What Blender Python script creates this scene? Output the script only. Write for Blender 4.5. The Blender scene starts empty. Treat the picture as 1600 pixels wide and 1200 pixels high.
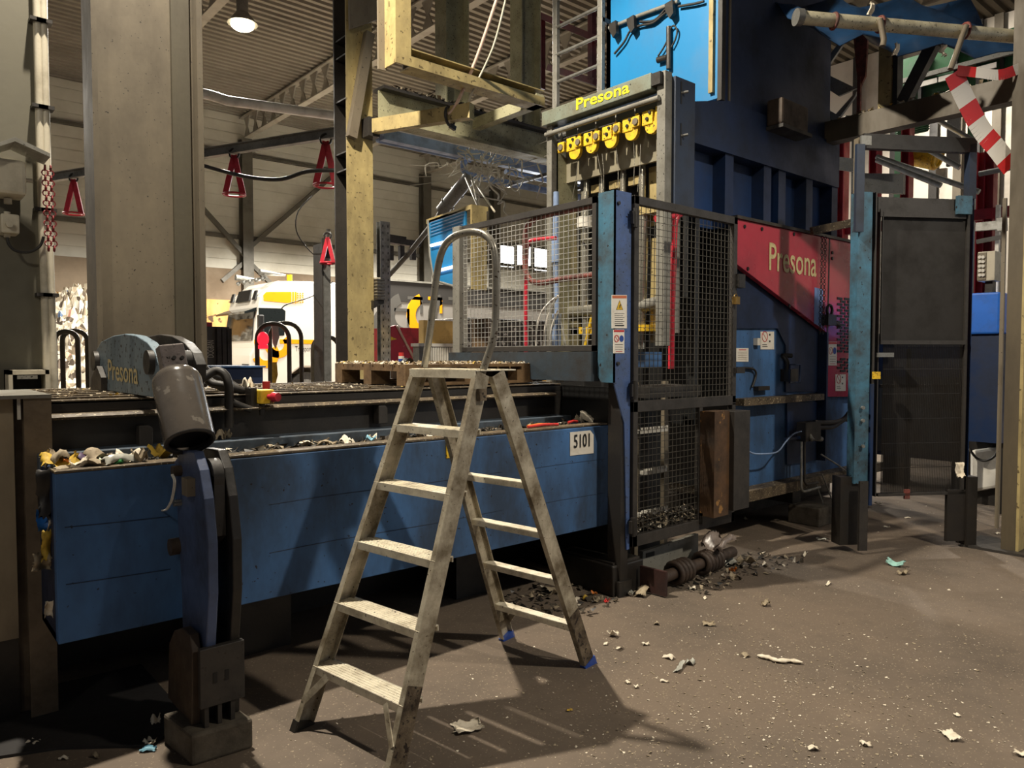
import bpy, bmesh, math, random
from mathutils import Vector, Matrix
R = math.radians
rnd = random.Random(7)
sc = bpy.context.scene
COL = sc.collection
# ---------------------------------------------------------------- camera
CAMH, YAW, PITCH, FPX = 1.55, 49.4, 2.2, 1155.0
cd = bpy.data.cameras.new('camera'); cam = bpy.data.objects.new('camera', cd); COL.objects.link(cam)
cam.location = (0, 0, CAMH); cam.rotation_euler = (R(90 - PITCH), 0, R(YAW - 90))
cd.sensor_width = 36; cd.lens = 36 * FPX / 1600; cd.clip_start = .05; cd.clip_end = 300
sc.camera = cam
# ---------------------------------------------------------------- world, exposure
sc.view_settings.view_transform = 'Standard'; sc.view_settings.look = 'None'
sc.view_settings.exposure = 0.0; sc.view_settings.gamma = 1; sc.view_settings.use_curve_mapping = False
w = bpy.data.worlds.new('world'); sc.world = w; w.use_nodes = True
w.node_tree.nodes['Background'].inputs[0].default_value = (.80, .82, .88, 1)
w.node_tree.nodes['Background'].inputs[1].default_value = .10
# ---------------------------------------------------------------- lights (high bay lamps of the hall and an added fill)
def lamp(name, loc, power, col=(1, .90, .74), target=None, kind='SPOT', size=150, blend=.6, rad=.12):
    l = bpy.data.lights.new(name, kind); l.energy = power; l.color = col; l.shadow_soft_size = rad
    if kind == 'SPOT': l.spot_size = R(size); l.spot_blend = blend
    o = bpy.data.objects.new(name, l); COL.objects.link(o); o.location = loc
    if target: o.rotation_euler = (Vector(target) - Vector(loc)).to_track_quat('-Z', 'Y').to_euler()
    return o
lamp('lamp_key', (1.05, 4.25, 6.6), 2400, target=(3.0, 2.9, 1.2), size=114, blend=.35, rad=.07)
lamp('lamp_front', (4.3, -2.2, 6.2), 1250, target=(4.7, 2.2, .4), size=62, blend=.55, rad=.14)
lamp('fill_left', (-3.4, -0.5, 5.6), 420, target=(2.2, 5.6, 3.2), size=62, blend=.8, rad=.3)  # no lamp known here: fill added to brighten the wide column
dn = lambda p: (p[0], p[1], 0)
for p, e in (((6.0, 16.0, 8.9), 5600), ((12.66, 21.0, 8.0), 13500), ((-2, 20.0, 8.6), 3400), ((21, 21.0, 8.6), 7000)):
    lamp('lamp_hall', p, e, col=(1, .94, .83), target=dn(p), size=158, blend=.35, rad=.25)
lamp('lamp_right', (10.6, 5.6, 6.9), 1300, col=(1, .93, .82), target=(10.2, 1.5, 2.5), size=140, blend=.5, rad=.2)
# daylight from between the machines, and a cool fill added on the far right
def area(name, loc, tgt, sx, sy, power, col):
    l = bpy.data.lights.new(name, 'AREA'); l.shape = 'RECTANGLE'; l.size = sx; l.size_y = sy; l.energy = power; l.color = col
    o = bpy.data.objects.new(name, l); COL.objects.link(o); o.location = loc
    o.rotation_euler = (Vector(tgt) - Vector(loc)).to_track_quat('-Z', 'Y').to_euler(); return o
area('fill_gate', (9.0, -3.0, 3.0), (6.2, 3.2, 1.2), 3, 4, 45, (.85, .92, 1))  # unseen bluish fill added to light the gate side
area('daylight_opening', (11.5, 11.2, 2.9), (5, 5, 1.6), 2.4, 1.6, 160, (.9, .95, 1))
# ---------------------------------------------------------------- projection helpers: photo pixel -> point on a world plane
_a, _p = R(YAW), R(PITCH)
FW = Vector((math.cos(_a), math.sin(_a), 0)); RT = Vector((math.sin(_a), -math.cos(_a), 0)); UP = Vector((0, 0, 1))
F3 = FW * math.cos(_p) - UP * math.sin(_p); U3 = UP * math.cos(_p) + FW * math.sin(_p); CC = Vector((0, 0, CAMH))
def ray(x, y): return F3 + RT * ((x - 800) / FPX) - U3 * ((y - 600) / FPX)
def PX(x, y, X): r = ray(x, y); return CC + r * (X / r.x)
def PY(x, y, Y): r = ray(x, y); return CC + r * (Y / r.y)
def PZ(x, y, Z=0.): r = ray(x, y); return CC + r * ((Z - CAMH) / r.z)
def PD(x, y, d): return CC + ray(x, y) * (d / ray(x, y).dot(FW))
def PP(x, y, p0, n):                      # point on the plane through p0 with normal n
    r = ray(x, y); n = Vector(n); return CC + r * ((Vector(p0) - CC).dot(n) / r.dot(n))
V = Vector
# ---------------------------------------------------------------- mesh builder
class MB:
    def __init__(s): s.v = []; s.f = []; s.m = []; s.cm = 0; s.sm = []; s.smooth = False
    def add(s, vs, fs, smooth=None):
        b = len(s.v); s.v += [Vector(p) for p in vs]
        for f in fs: s.f.append([i + b for i in f]); s.m.append(s.cm); s.sm.append(s.smooth if smooth is None else smooth)
        return s
    def box(s, a, b):
        x0, y0, z0 = [min(a[i], b[i]) for i in range(3)]; x1, y1, z1 = [max(a[i], b[i]) for i in range(3)]
        return s.add([(x0,y0,z0),(x1,y0,z0),(x1,y1,z0),(x0,y1,z0),(x0,y0,z1),(x1,y0,z1),(x1,y1,z1),(x0,y1,z1)],
              [(0,3,2,1),(4,5,6,7),(0,1,5,4),(1,2,6,5),(2,3,7,6),(3,0,4,7)])
    def obox(s, c, ux, uy, uz, sx, sy, sz):   # oriented box about a centre
        c, ux, uy, uz = V(c), V(ux).normalized()*sx/2, V(uy).normalized()*sy/2, V(uz).normalized()*sz/2
        return s.add([c-ux-uy-uz, c+ux-uy-uz, c+ux+uy-uz, c-ux+uy-uz, c-ux-uy+uz, c+ux-uy+uz, c+ux+uy+uz, c-ux+uy+uz],
              [(0,3,2,1),(4,5,6,7),(0,1,5,4),(1,2,6,5),(2,3,7,6),(3,0,4,7)])
    def prof(s, p0, p1, poly, up=(0, 0, 1)):  # extrude a 2D outline (side, up) from p0 to p1
        p0, p1 = V(p0), V(p1); d = (p1 - p0).normalized(); u = V(up)
        sd = d.cross(u)
        if sd.length < 1e-5: sd = d.cross(V((1, 0, 0)))
        sd.normalize(); u = sd.cross(d).normalized(); n = len(poly)
        vs = [p0 + sd*a + u*b for a, b in poly] + [p1 + sd*a + u*b for a, b in poly]
        return s.add(vs, [list(range(n))[::-1], list(range(n, 2*n))] + [(i, (i+1) % n, n+(i+1) % n, n+i) for i in range(n)])
    def bar(s, p0, p1, w, h, up=(0, 0, 1)):
        return s.prof(p0, p1, [(-w/2,-h/2),(w/2,-h/2),(w/2,h/2),(-w/2,h/2)], up)
    def hbeam(s, p0, p1, w, h, t=.012, up=(0, 0, 1)):
        a, b = w/2, h/2
        return s.prof(p0, p1, [(-a,-b),(a,-b),(a,-b+t),(t/2,-b+t),(t/2,b-t),(a,b-t),(a,b),(-a,b),(-a,b-t),(-t/2,b-t),(-t/2,-b+t),(-a,-b+t)], up)
    def chan(s, p0, p1, w, h, t=.008, up=(0, 0, 1), flip=1):
        q = [(-w/2,-h/2),(w/2,-h/2),(w/2,-h/2+t),(-w/2+t,-h/2+t),(-w/2+t,h/2-t),(w/2,h/2-t),(w/2,h/2),(-w/2,h/2)]
        return s.prof(p0, p1, [(a*flip, b) for a, b in q][::flip], up)
    def ang(s, p0, p1, w, h, t=.008, up=(0, 0, 1), flip=1):
        q = [(0,0),(w,0),(w,t),(t,t),(t,h),(0,h)]
        return s.prof(p0, p1, [(a*flip, b) for a, b in q][::flip], up)
    def cyl(s, p0, p1, r0, r1=None, seg=16, caps=True):
        r1 = r0 if r1 is None else r1; p0, p1 = V(p0), V(p1); d = (p1-p0).normalized()
        a = d.orthogonal().normalized(); b = d.cross(a); n = seg
        vs = [p0 + (a*math.cos(2*math.pi*i/n) + b*math.sin(2*math.pi*i/n))*r0 for i in range(n)] + \
             [p1 + (a*math.cos(2*math.pi*i/n) + b*math.sin(2*math.pi*i/n))*r1 for i in range(n)]
        s.add(vs, [(i, (i+1) % n, n+(i+1) % n, n+i) for i in range(n)], True)
        if caps: s.add(vs, [list(range(n))[::-1], list(range(n, 2*n))], False)
        return s
    def tube(s, pts, r, seg=8, closed=False, caps=True):
        pts = [V(p) for p in pts]; n = len(pts)
        if n < 2: return s
        vs = []; prev = None
        for i, p in enumerate(pts):
            t = (pts[(i+1) % n] if (closed or i < n-1) else pts[i]) - (pts[i-1] if (closed or i > 0) else pts[i])
            if t.length < 1e-9: t = V((0, 0, 1))
            t.normalize()
            if prev is None: prev = t.orthogonal().normalized()
            a = prev - t*prev.dot(t)
            a = a.normalized() if a.length > 1e-6 else t.orthogonal().normalized(); prev = a; b = t.cross(a)
            rr = r[i] if isinstance(r, (list, tuple)) else r
            vs += [p + (a*math.cos(2*math.pi*k/seg) + b*math.sin(2*math.pi*k/seg))*rr for k in range(seg)]
        fs = []
        for i in range(n if closed else n-1):
            j = (i+1) % n
            fs += [(i*seg+k, i*seg+(k+1) % seg, j*seg+(k+1) % seg, j*seg+k) for k in range(seg)]
        s.add(vs, fs, seg > 4)
        if caps and not closed: s.add(vs[:seg], [list(range(seg))[::-1]], False); s.add(vs[-seg:], [list(range(seg))], False)
        return s
    def prism(s, pts, d):                      # planar outline (3D points) pushed along vector d
        pts = [V(p) for p in pts]; n = len(pts); d = V(d)
        return s.add(pts + [p + d for p in pts], [list(range(n))[::-1], list(range(n, 2*n))] + [(i, (i+1) % n, n+(i+1) % n, n+i) for i in range(n)])
    def ring(s, c, nrm, r, t, seg=20, ts=6):
        c, nrm = V(c), V(nrm).normalized(); a = nrm.orthogonal().normalized(); b = nrm.cross(a)
        return s.tube([c + (a*math.cos(2*math.pi*i/seg) + b*math.sin(2*math.pi*i/seg))*r for i in range(seg)], t, ts, True)
    def ball(s, c, r, seg=10, rings=6, sc=(1, 1, 1)):
        c = V(c); vs = []; fs = []
        for i in range(rings+1):
            th = math.pi*i/rings
            for k in range(seg): ph = 2*math.pi*k/seg; vs.append(c + V((math.sin(th)*math.cos(ph)*r*sc[0], math.sin(th)*math.sin(ph)*r*sc[1], math.cos(th)*r*sc[2])))
        for i in range(rings):
            for k in range(seg): fs.append((i*seg+k, (i+1)*seg+k, (i+1)*seg+(k+1) % seg, i*seg+(k+1) % seg))
        return s.add(vs, fs, True)
    def lattice(s, o, u, v, nu, nv, r):        # welded wire mesh: o corner, u and v edge vectors
        o, u, v = V(o), V(u), V(v)
        for i in range(nu+1): s.tube([o + u*(i/nu), o + u*(i/nu) + v], r, 4, caps=False)
        for j in range(nv+1): s.tube([o + v*(j/nv), o + v*(j/nv) + u], r, 4, caps=False)
        return s
def smoothpts(pts, k=6, closed=False):         # Catmull-Rom
    P = [V(p) for p in pts]; n = len(P); out = []
    for i in range(n if closed else n-1):
        a, b, c, d = (P[(i+j) % n] if closed else P[max(0, min(n-1, i+j))] for j in (-1, 0, 1, 2))
        for t in range(k):
            t /= k; out.append(.5*((2*b) + (c-a)*t + (2*a-5*b+4*c-d)*t*t + (3*b-a-3*c+d)*t**3))
    if not closed: out.append(P[-1])
    return out
def arc(c, u, v, r, a0, a1, n=8): return [V(c) + (V(u)*math.cos(R(a0+(a1-a0)*i/n)) + V(v)*math.sin(R(a0+(a1-a0)*i/n)))*r for i in range(n+1)]
def hoop(a, b, top, r, n=6):                   # U shape: base a, base b, height vector, corner radius r
    a, b, top = V(a), V(b), V(top); s = (b-a).normalized(); u = top.normalized()
    return [a] + arc(a+top-u*r+s*r, -s, u, r, 0, 90, n) + arc(b+top-u*r-s*r, u, s, r, 0, 90, n) + [b]
# ---------------------------------------------------------------- objects
def wloc(o):
    l = V((0, 0, 0))
    while o is not None: l = l + o.location; o = o.parent
    return l
def mesh_obj(name, mb, mats, parent=None, bevel=0., loc=None):
    me = bpy.data.meshes.new(name); mats = mats if isinstance(mats, (list, tuple)) else [mats]
    if loc is None:
        if parent is not None: loc = wloc(parent)
        else:
            xs = [p.x for p in mb.v]; ys = [p.y for p in mb.v]; zs = [p.z for p in mb.v]
            loc = V(((min(xs)+max(xs))/2, (min(ys)+max(ys))/2, min(zs)))
    me.from_pydata([tuple(p - loc) for p in mb.v], [], mb.f)
    for m in mats: me.materials.append(m)
    me.polygons.foreach_set('material_index', mb.m); me.polygons.foreach_set('use_smooth', mb.sm); me.validate(); me.update()
    o = bpy.data.objects.new(name, me); COL.objects.link(o); o.location = loc
    if parent is not None: o.parent = parent; o.location = loc - wloc(parent)
    if bevel:
        b = o.modifiers.new('bevel', 'BEVEL'); b.width = bevel; b.segments = 2; b.limit_method = 'ANGLE'; b.angle_limit = R(40)
    return o
def tag(o, label=None, cat=None, group=None, kind=None):
    if label: o['label'] = label
    if cat: o['category'] = cat
    if group: o['group'] = group
    if kind: o['kind'] = kind
    return o
def thing(name, label, cat, loc, group=None):
    o = bpy.data.objects.new(name, None); COL.objects.link(o); o.location = loc; o.empty_display_size = .1
    return tag(o, label, cat, group)
def part(name, mb, mat, parent, label=None, bevel=0., kind=None):
    o = mesh_obj(name, mb, mat, parent, bevel); return tag(o, label, kind=kind)
def solo(name, mb, mat, label, cat, group=None, bevel=0., kind=None): return tag(mesh_obj(name, mb, mat, None, bevel), label, cat, group, kind)
def struct(name, mb, mat, bevel=0., label=None):
    return tag(mesh_obj(name, mb, mat, None, bevel), label, None, None, 'structure')
def copy_thing(o, loc, rotz=None, label=None, scale=None, parent=None):
    c = o.copy(); COL.objects.link(c)
    if parent is None:
        c.location = loc
        if rotz is not None: c.rotation_euler = (0, 0, rotz)
        if scale: c.scale = (scale,)*3
        if label: c['label'] = label
    else: c.parent = parent
    for ch in list(o.children): copy_thing(ch, None, parent=c)
    return c
def text_mb(txt, h, o, xd, ud, depth=.002, sx=1., bold=0.):
    cu = bpy.data.curves.new('t', 'FONT'); cu.body = txt; cu.size = 1; cu.offset = bold; cu.resolution_u = 3
    ob = bpy.data.objects.new('t', cu); COL.objects.link(ob)
    me = bpy.data.meshes.new_from_object(ob.evaluated_get(bpy.context.evaluated_depsgraph_get()))
    xd, ud = V(xd).normalized(), V(ud).normalized(); n = xd.cross(ud); k = h/.69
    mb = MB(); mb.add([V(o) + xd*v.co.x*k*sx + ud*v.co.y*k + n*depth for v in me.vertices], [list(p.vertices) for p in me.polygons])
    wd = max([v.co.x for v in me.vertices] or [0])*k*sx
    bpy.data.objects.remove(ob); bpy.data.curves.remove(cu); bpy.data.meshes.remove(me)
    return mb, wd
def fit_text(txt, h, o, end, ud, depth=.002, bold=0.):   # text stretched from o to end
    _, wd = text_mb(txt, h, o, V(end)-V(o), ud); return text_mb(txt, h, o, V(end)-V(o), ud, depth, (V(end)-V(o)).length/max(wd, 1e-4), bold)[0]
# ---------------------------------------------------------------- materials
def lin(c): return tuple(((x/255)/12.92 if x/255 < .04045 else ((x/255+.055)/1.055)**2.4) for x in c) + (1,)
_mats = {}
def mat(name, col, rough=.55, metal=0., dirt=None, amount=.4, scale=4., dots=0., dotcol=(25, 20, 16), dotscale=60., bump=.15, streak=0., spec=.5):
    if name in _mats: return _mats[name]
    m = bpy.data.materials.new(name); _mats[name] = m; m.use_nodes = True; nt = m.node_tree; N = nt.nodes; L = nt.links
    b = N['Principled BSDF']; b.inputs['Roughness'].default_value = rough; b.inputs['Metallic'].default_value = metal; b.inputs['Specular IOR Level'].default_value = spec
    tc = N.new('ShaderNodeTexCoord'); out = None
    dirt = dirt or tuple(x*.45 for x in col)
    mp = N.new('ShaderNodeMapping'); L.new(tc.outputs['Object'], mp.inputs['Vector'])
    if streak: mp.inputs['Scale'].default_value = (1, 1, 1/streak)
    n1 = N.new('ShaderNodeTexNoise'); n1.inputs['Scale'].default_value = scale; n1.inputs['Detail'].default_value = 6; n1.inputs['Roughness'].default_value = .65
    L.new(mp.outputs[0], n1.inputs['Vector'])
    r1 = N.new('ShaderNodeMapRange'); r1.inputs[1].default_value = .62 - amount*.45; r1.inputs[2].default_value = .78 - amount*.2; r1.inputs[4].default_value = min(1, .35+amount)
    L.new(n1.outputs[0], r1.inputs[0])
    mx = N.new('ShaderNodeMix'); mx.data_type = 'RGBA'; mx.inputs[6].default_value = lin(col); mx.inputs[7].default_value = lin(dirt); L.new(r1.outputs[0], mx.inputs[0]); out = mx.outputs[2]
    if dots:
        n2 = N.new('ShaderNodeTexNoise'); n2.inputs['Scale'].default_value = dotscale; n2.inputs['Detail'].default_value = 3; L.new(tc.outputs['Object'], n2.inputs['Vector'])
        r2 = N.new('ShaderNodeMapRange'); r2.inputs[1].default_value = .70 - dots*.2; r2.inputs[2].default_value = .74 - dots*.2; L.new(n2.outputs[0], r2.inputs[0])
        m2 = N.new('ShaderNodeMix'); m2.data_type = 'RGBA'; L.new(out, m2.inputs[6]); m2.inputs[7].default_value = lin(dotcol); L.new(r2.outputs[0], m2.inputs[0]); out = m2.outputs[2]
    L.new(out, b.inputs['Base Color'])
    rr = N.new('ShaderNodeMapRange'); rr.inputs[3].default_value = max(.05, rough-.08); rr.inputs[4].default_value = min(1, rough+.25); L.new(r1.outputs[0], rr.inputs[0]); L.new(rr.outputs[0], b.inputs['Roughness'])
    if bump:
        n3 = N.new('ShaderNodeTexNoise'); n3.inputs['Scale'].default_value = scale*14; n3.inputs['Detail'].default_value = 4; L.new(tc.outputs['Object'], n3.inputs['Vector'])
        bp = N.new('ShaderNodeBump'); bp.inputs['Strength'].default_value = bump; bp.inputs['Distance'].default_value = .004; L.new(n3.outputs[0], bp.inputs['Height']); L.new(bp.outputs[0], b.inputs['Normal'])
    return m
def glow(name, col, strength):
    m = bpy.data.materials.new(name); m.use_nodes = True; b = m.node_tree.nodes['Principled BSDF']
    b.inputs['Base Color'].default_value = lin(col); b.inputs['Emission Color'].default_value = lin(col); b.inputs['Emission Strength'].default_value = strength; return m
def glass(name, col, alpha, rough=.08):
    m = bpy.data.materials.new(name); m.use_nodes = True; b = m.node_tree.nodes['Principled BSDF']
    b.inputs['Base Color'].default_value = lin(col); b.inputs['Alpha'].default_value = alpha; b.inputs['Roughness'].default_value = rough; return m
M_blue = mat('blue_machine_paint', (70, 120, 180), .5, dirt=(46, 64, 88), amount=.75, scale=1.7, dots=.08, dotscale=45, streak=2.2)
M_navy = mat('dark_navy_paint', (20, 42, 78), .5, dirt=(14, 22, 36), amount=.5, scale=1.8)
M_sky = mat('bright_blue_paint', (34, 124, 180), .42, dirt=(28, 100, 146), amount=.3, scale=1.2)
M_teal = mat('worn_teal_paint', (66, 116, 142), .5, dirt=(50, 62, 68), amount=.65, scale=5, dots=.2, dotscale=36)
M_pblue = mat('pale_blue_paint', (116, 134, 146), .5, dirt=(80, 92, 100), amount=.45, scale=5, dots=.45, dotscale=40, streak=4)
M_red = mat('red_machine_paint', (172, 54, 72), .25, dirt=(132, 44, 60), amount=.35, scale=2, bump=.05)
M_redrod = mat('red_rail_paint', (196, 40, 58), .4, dirt=(120, 24, 34), amount=.4, scale=8)
M_rust = mat('rusty_red_pipe', (128, 60, 50), .6, dirt=(66, 46, 40), amount=.6, scale=12)
M_black = mat('greasy_black_steel', (40, 36, 32), .45, dirt=(20, 18, 16), amount=.5, scale=5)
M_dark = mat('dark_steel', (56, 52, 48), .5, dirt=(30, 27, 24), amount=.5, scale=5, dots=.2)
M_deck = mat('dirty_deck_steel', (104, 90, 70), .5, dirt=(52, 44, 36), amount=.6, scale=9, dots=.4, dotcol=(176, 164, 136), dotscale=70)
M_brown = mat('brown_grey_column_paint', (122, 112, 94), .6, dirt=(88, 78, 64), amount=.5, scale=1.6, streak=2.5, dots=.1)
M_yelcol = mat('ochre_cream_beam_paint', (172, 154, 104), .6, dirt=(112, 98, 64), amount=.5, scale=4, dots=.35, dotcol=(96, 82, 52), dotscale=26, streak=2)
M_greenb = mat('grey_green_beam_paint', (172, 168, 136), .6, dirt=(120, 114, 86), amount=.45, scale=3, dots=.3)
M_grey = mat('light_grey_steel', (128, 126, 118), .5, dirt=(88, 84, 74), amount=.4, scale=4, dots=.25)
M_galv = mat('galvanised_steel', (150, 150, 146), .38, .6, dirt=(98, 96, 90), amount=.5, scale=9)
M_alu = mat('scuffed_aluminium', (200, 191, 170), .38, .3, dirt=(104, 92, 72), amount=.65, scale=7, dots=.16, dotcol=(70, 56, 40), dotscale=80)
M_rung = mat('lit_tread_aluminium', (236, 228, 206), .4, .1, dirt=(150, 136, 112), amount=.4, scale=10, dots=.18, dotcol=(76, 62, 44), dotscale=60)  # lifted above the rail tone: key-light highlights put into the rung colour
M_aludirty = mat('mud_caked_aluminium', (120, 106, 86), .6, .2, dirt=(52, 40, 28), amount=.65, scale=12, dots=.6, dotcol=(38, 28, 20), dotscale=40, bump=.5)
M_wire = mat('mesh_wire', (84, 80, 72), .5, .3, dirt=(44, 40, 34), amount=.4, scale=8)
M_wireL = mat('bright_mesh_wire', (206, 206, 200), .45, .4, dirt=(90, 88, 84), amount=.4, scale=8)
M_rubber = mat('black_rubber', (34, 32, 30), .6, dirt=(60, 54, 46), amount=.35, scale=12)
M_white = mat('white_plastic', (214, 210, 200), .45, dirt=(160, 152, 138), amount=.3, scale=6)
M_cream = mat('cream_plastic', (196, 188, 168), .5, dirt=(150, 140, 120), amount=.35, scale=6)
M_label = mat('sticker_white', (226, 220, 208), .5, dirt=(190, 180, 164), amount=.25, scale=14, bump=0)
M_yellow = mat('yellow_paint', (226, 186, 40), .5, dirt=(150, 112, 24), amount=.4, scale=16, dots=.4, dotcol=(92, 62, 22), dotscale=46)
M_yeltxt = mat('yellow_lettering', (226, 210, 40), .5, dirt=(196, 178, 40), amount=.3, scale=20, bump=0)
M_cremtxt = mat('cream_lettering', (206, 190, 140), .5, dirt=(160, 146, 110), amount=.4, scale=22, bump=0)
M_ink = mat('black_ink', (18, 18, 18), .6, amount=.1, bump=0)
M_inkred = mat('red_ink', (190, 30, 34), .5, amount=.1, bump=0)
M_inkblue = mat('blue_ink', (36, 70, 150), .5, amount=.1, bump=0)
M_orange = mat('orange_livery', (240, 160, 20), .4, amount=.1, bump=0)
M_concrete = mat('block_concrete', (92, 84, 72), .8, dirt=(52, 46, 38), amount=.5, scale=8, bump=.4)
M_wood = mat('pallet_wood', (122, 96, 64), .75, dirt=(66, 50, 34), amount=.5, scale=10, bump=.4)
M_strap = mat('pink_strap', (206, 176, 160), .7, dirt=(150, 120, 104), amount=.3, scale=20)
M_steel = mat('bright_rod_steel', (178, 174, 160), .28, .7, dirt=(120, 112, 96), amount=.35, scale=8)
M_bluepipe = mat('blue_grey_pipe', (128, 150, 186), .45, dirt=(84, 92, 104), amount=.4, scale=6)
M_green = mat('green_conveyor_paint', (44, 92, 56), .5, dirt=(24, 50, 32), amount=.5, scale=3)
# ================================================================ THE SETTING
def floor_mat():
    m = mat('hall_floor_concrete', (110, 97, 84), .66, dirt=(76, 67, 58), amount=.5, scale=.9, dots=.3, dotcol=(150, 136, 114), dotscale=90, bump=.3); return m
struct('floor', MB().box((-8, -8, -.12), (36, 31, 0)), floor_mat())
WY = 30.0
ml = mat('wall_cladding_panels', (206, 202, 188), .55, dirt=(160, 152, 134), amount=.4, scale=.25, bump=0)
mb = MB(); z = 5.0
while z < 11.1:                                                  # ribbed metal cladding
    t = min(z+.42, 11.2)
    mb.box((-20, WY, z), (34, WY+.2, t-.035)); mb.box((-20, WY+.03, t-.035), (34, WY+.2, t)); z += .42
struct('wall_back', mb, ml)
def push_mat():
    m = mat('push_wall_concrete', (128, 112, 92), .8, dirt=(96, 82, 66), amount=.5, scale=.5, bump=.2)
    return m
struct('wall_back_base', MB().box((-20, WY-.3, 3.75), (34, WY, 5.0)), push_mat())
struct('wall_back_stained', MB().box((-20, WY-.36, 0), (34, WY, 3.75)), mat('stained_push_wall', (206, 160, 92), .8, dirt=(120, 84, 48), amount=.55, scale=.8, dots=.5, dotcol=(74, 54, 36), dotscale=3, streak=3))
struct('wall_right', MB().box((34, -8, 0), (34.2, 31, 11.2)), ml)
# daylight windows far behind the mesh fence
for i, (xa, ya, xb, yb) in enumerate([(779, 386, 802, 416), (807, 386, 828, 418), (834, 391, 858, 422)]):
    a, b = PY(xa, yb, WY-.02), PY(xb, ya, WY-.02)
    o = struct('window_%d' % (i+1), MB().box(a, (b.x, WY+.01, b.z)), glow('daylight_pane_%d' % i, (255, 255, 255), 7))
    fr = MB(); f = .12
    for p, q in [((a.x-f, a.z-f), (b.x+f, a.z)), ((a.x-f, b.z), (b.x+f, b.z+f)), ((a.x-f, a.z), (a.x, b.z)), ((b.x, a.z), (b.x+f, b.z))]: fr.box((p[0], WY-.1, p[1]), (q[0], WY+.02, q[1]))
    tag(mesh_obj('window_frame', fr, M_grey, o), None, None)
# ribbed roof deck
mb = MB(); y = -8.; ZR = 11.15
while y < 31:
    mb.prism([(-8, y, ZR), (-8, y+.13, ZR), (-8, y+.17, ZR+.09), (-8, y+.26, ZR+.09), (-8, y+.30, ZR), (-8, y+.30, ZR+.14), (-8, y, ZR+.14)], (42, 0, 0)); y += .3
struct('ceiling', mb, mat('roof_deck_metal', (124, 118, 106), .5, dirt=(90, 84, 74), amount=.4, scale=.4, bump=0))
# cellular roof beams
M_beam = mat('roof_beam_paint', (150, 146, 136), .55, dirt=(110, 104, 94), amount=.35, scale=1, bump=0)
def roof_beam(X):
    mb = MB(); zb, zt = 10.2, 11.1
    mb.box((X-.12, 2, zb), (X+.12, WY, zb+.05)); mb.box((X-.12, 2, zt-.05), (X+.12, WY, zt))
    y = 2.
    while y < WY-.2:
        mb.prism([(X-.02, y, zb+.05), (X-.02, y+.55, zb+.05), (X-.02, y+.33, zb+.45), (X-.02, y+.55, zt-.05), (X-.02, y, zt-.05), (X-.02, y+.22, zb+.45)], (.04, 0, 0)); y += .85
    return mb
for i, X in enumerate([2.0, 6.6, 11.38, 15.7, 20.0, 24.3, 28.6]): struct('trim_%d' % (i+1), roof_beam(X), M_beam)
M_wcol = mat('hall_column_paint', (92, 88, 78), .55, dirt=(62, 58, 50), amount=.4, scale=1)
for i, X in enumerate([6.6, 11.38, 20.0, 24.3]):
    mb = MB().hbeam((X, WY-.3, 0), (X, WY-.3, 10.2), .42, .42, .03, up=(0, 1, 0))
    if X == 11.38:
        mb.bar((X, WY-.3, 5.5), (X-3.0, WY-.3, 8.6), .16, .16); mb.bar((X, WY-.3, 5.8), (X+4.3, WY-.3, 9.8), .16, .16)
        mb.bar((X, WY-.3, 5.4), (X-1.0, WY-.3, 4.5), .16, .16); mb.bar((X, WY-.3, 5.4), (X+1.0, WY-.3, 4.5), .16, .16)
    struct('trim_%d' % (i+11), mb, M_wcol)
struct('trim_21', MB().box((-20, WY-.15, 6.25), (34, WY, 6.4)).box((-20, WY-.12, 9.6), (34, WY, 9.72)), M_wcol)
# hall lamps
def bay_lamp(p, label, s=1.):
    t = thing('high_bay_lamp', label, 'lamp', p)
    part('housing', MB().cyl(p+V((0,0,.02)), p+V((0,0,.22*s)), .26*s, .1*s).cyl(p+V((0,0,.2*s)), p+V((0,0,.45*s)), .1*s), M_grey, t)
    part('bulb', MB().ball(p, .2*s, 12, 8, (1, 1, .5)), glow('lamp_glow_%s' % label[:4], (255, 236, 196), 30), t)
    part('cord', MB().tube([p+V((0,0,.4*s)), V((p.x, p.y, ZR))], .02, 6), M_black, t)
bay_lamp(PZ(379, 39, 9.4), 'bright round lamp hanging under the roof at upper left', 1.35)
bay_lamp(PZ(795, 290, 9.4), 'small distant lamp glowing below the tangled pipes', .8)
# ceiling pipes
def pipe(name, pts, r, m, label, cat='pipe', seg=10): return solo(name, MB().tube(pts, r, seg), m, label, cat)
a, b, = PD(322, 150, 9.), PY(523, 181, PD(322, 150, 9.).y)
pipe('sprinkler_pipe', smoothpts([a+V((-.25, 0, -.3)), a+V((-.22, 0, -.05)), a+V((-.02, 0, .02)), a+V((.25, 0, .0))], 4)+[b, b+V((4.5, 0, 0))], .06, M_white, 'pale pipe with an elbow under the roof between the two columns')
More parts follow.
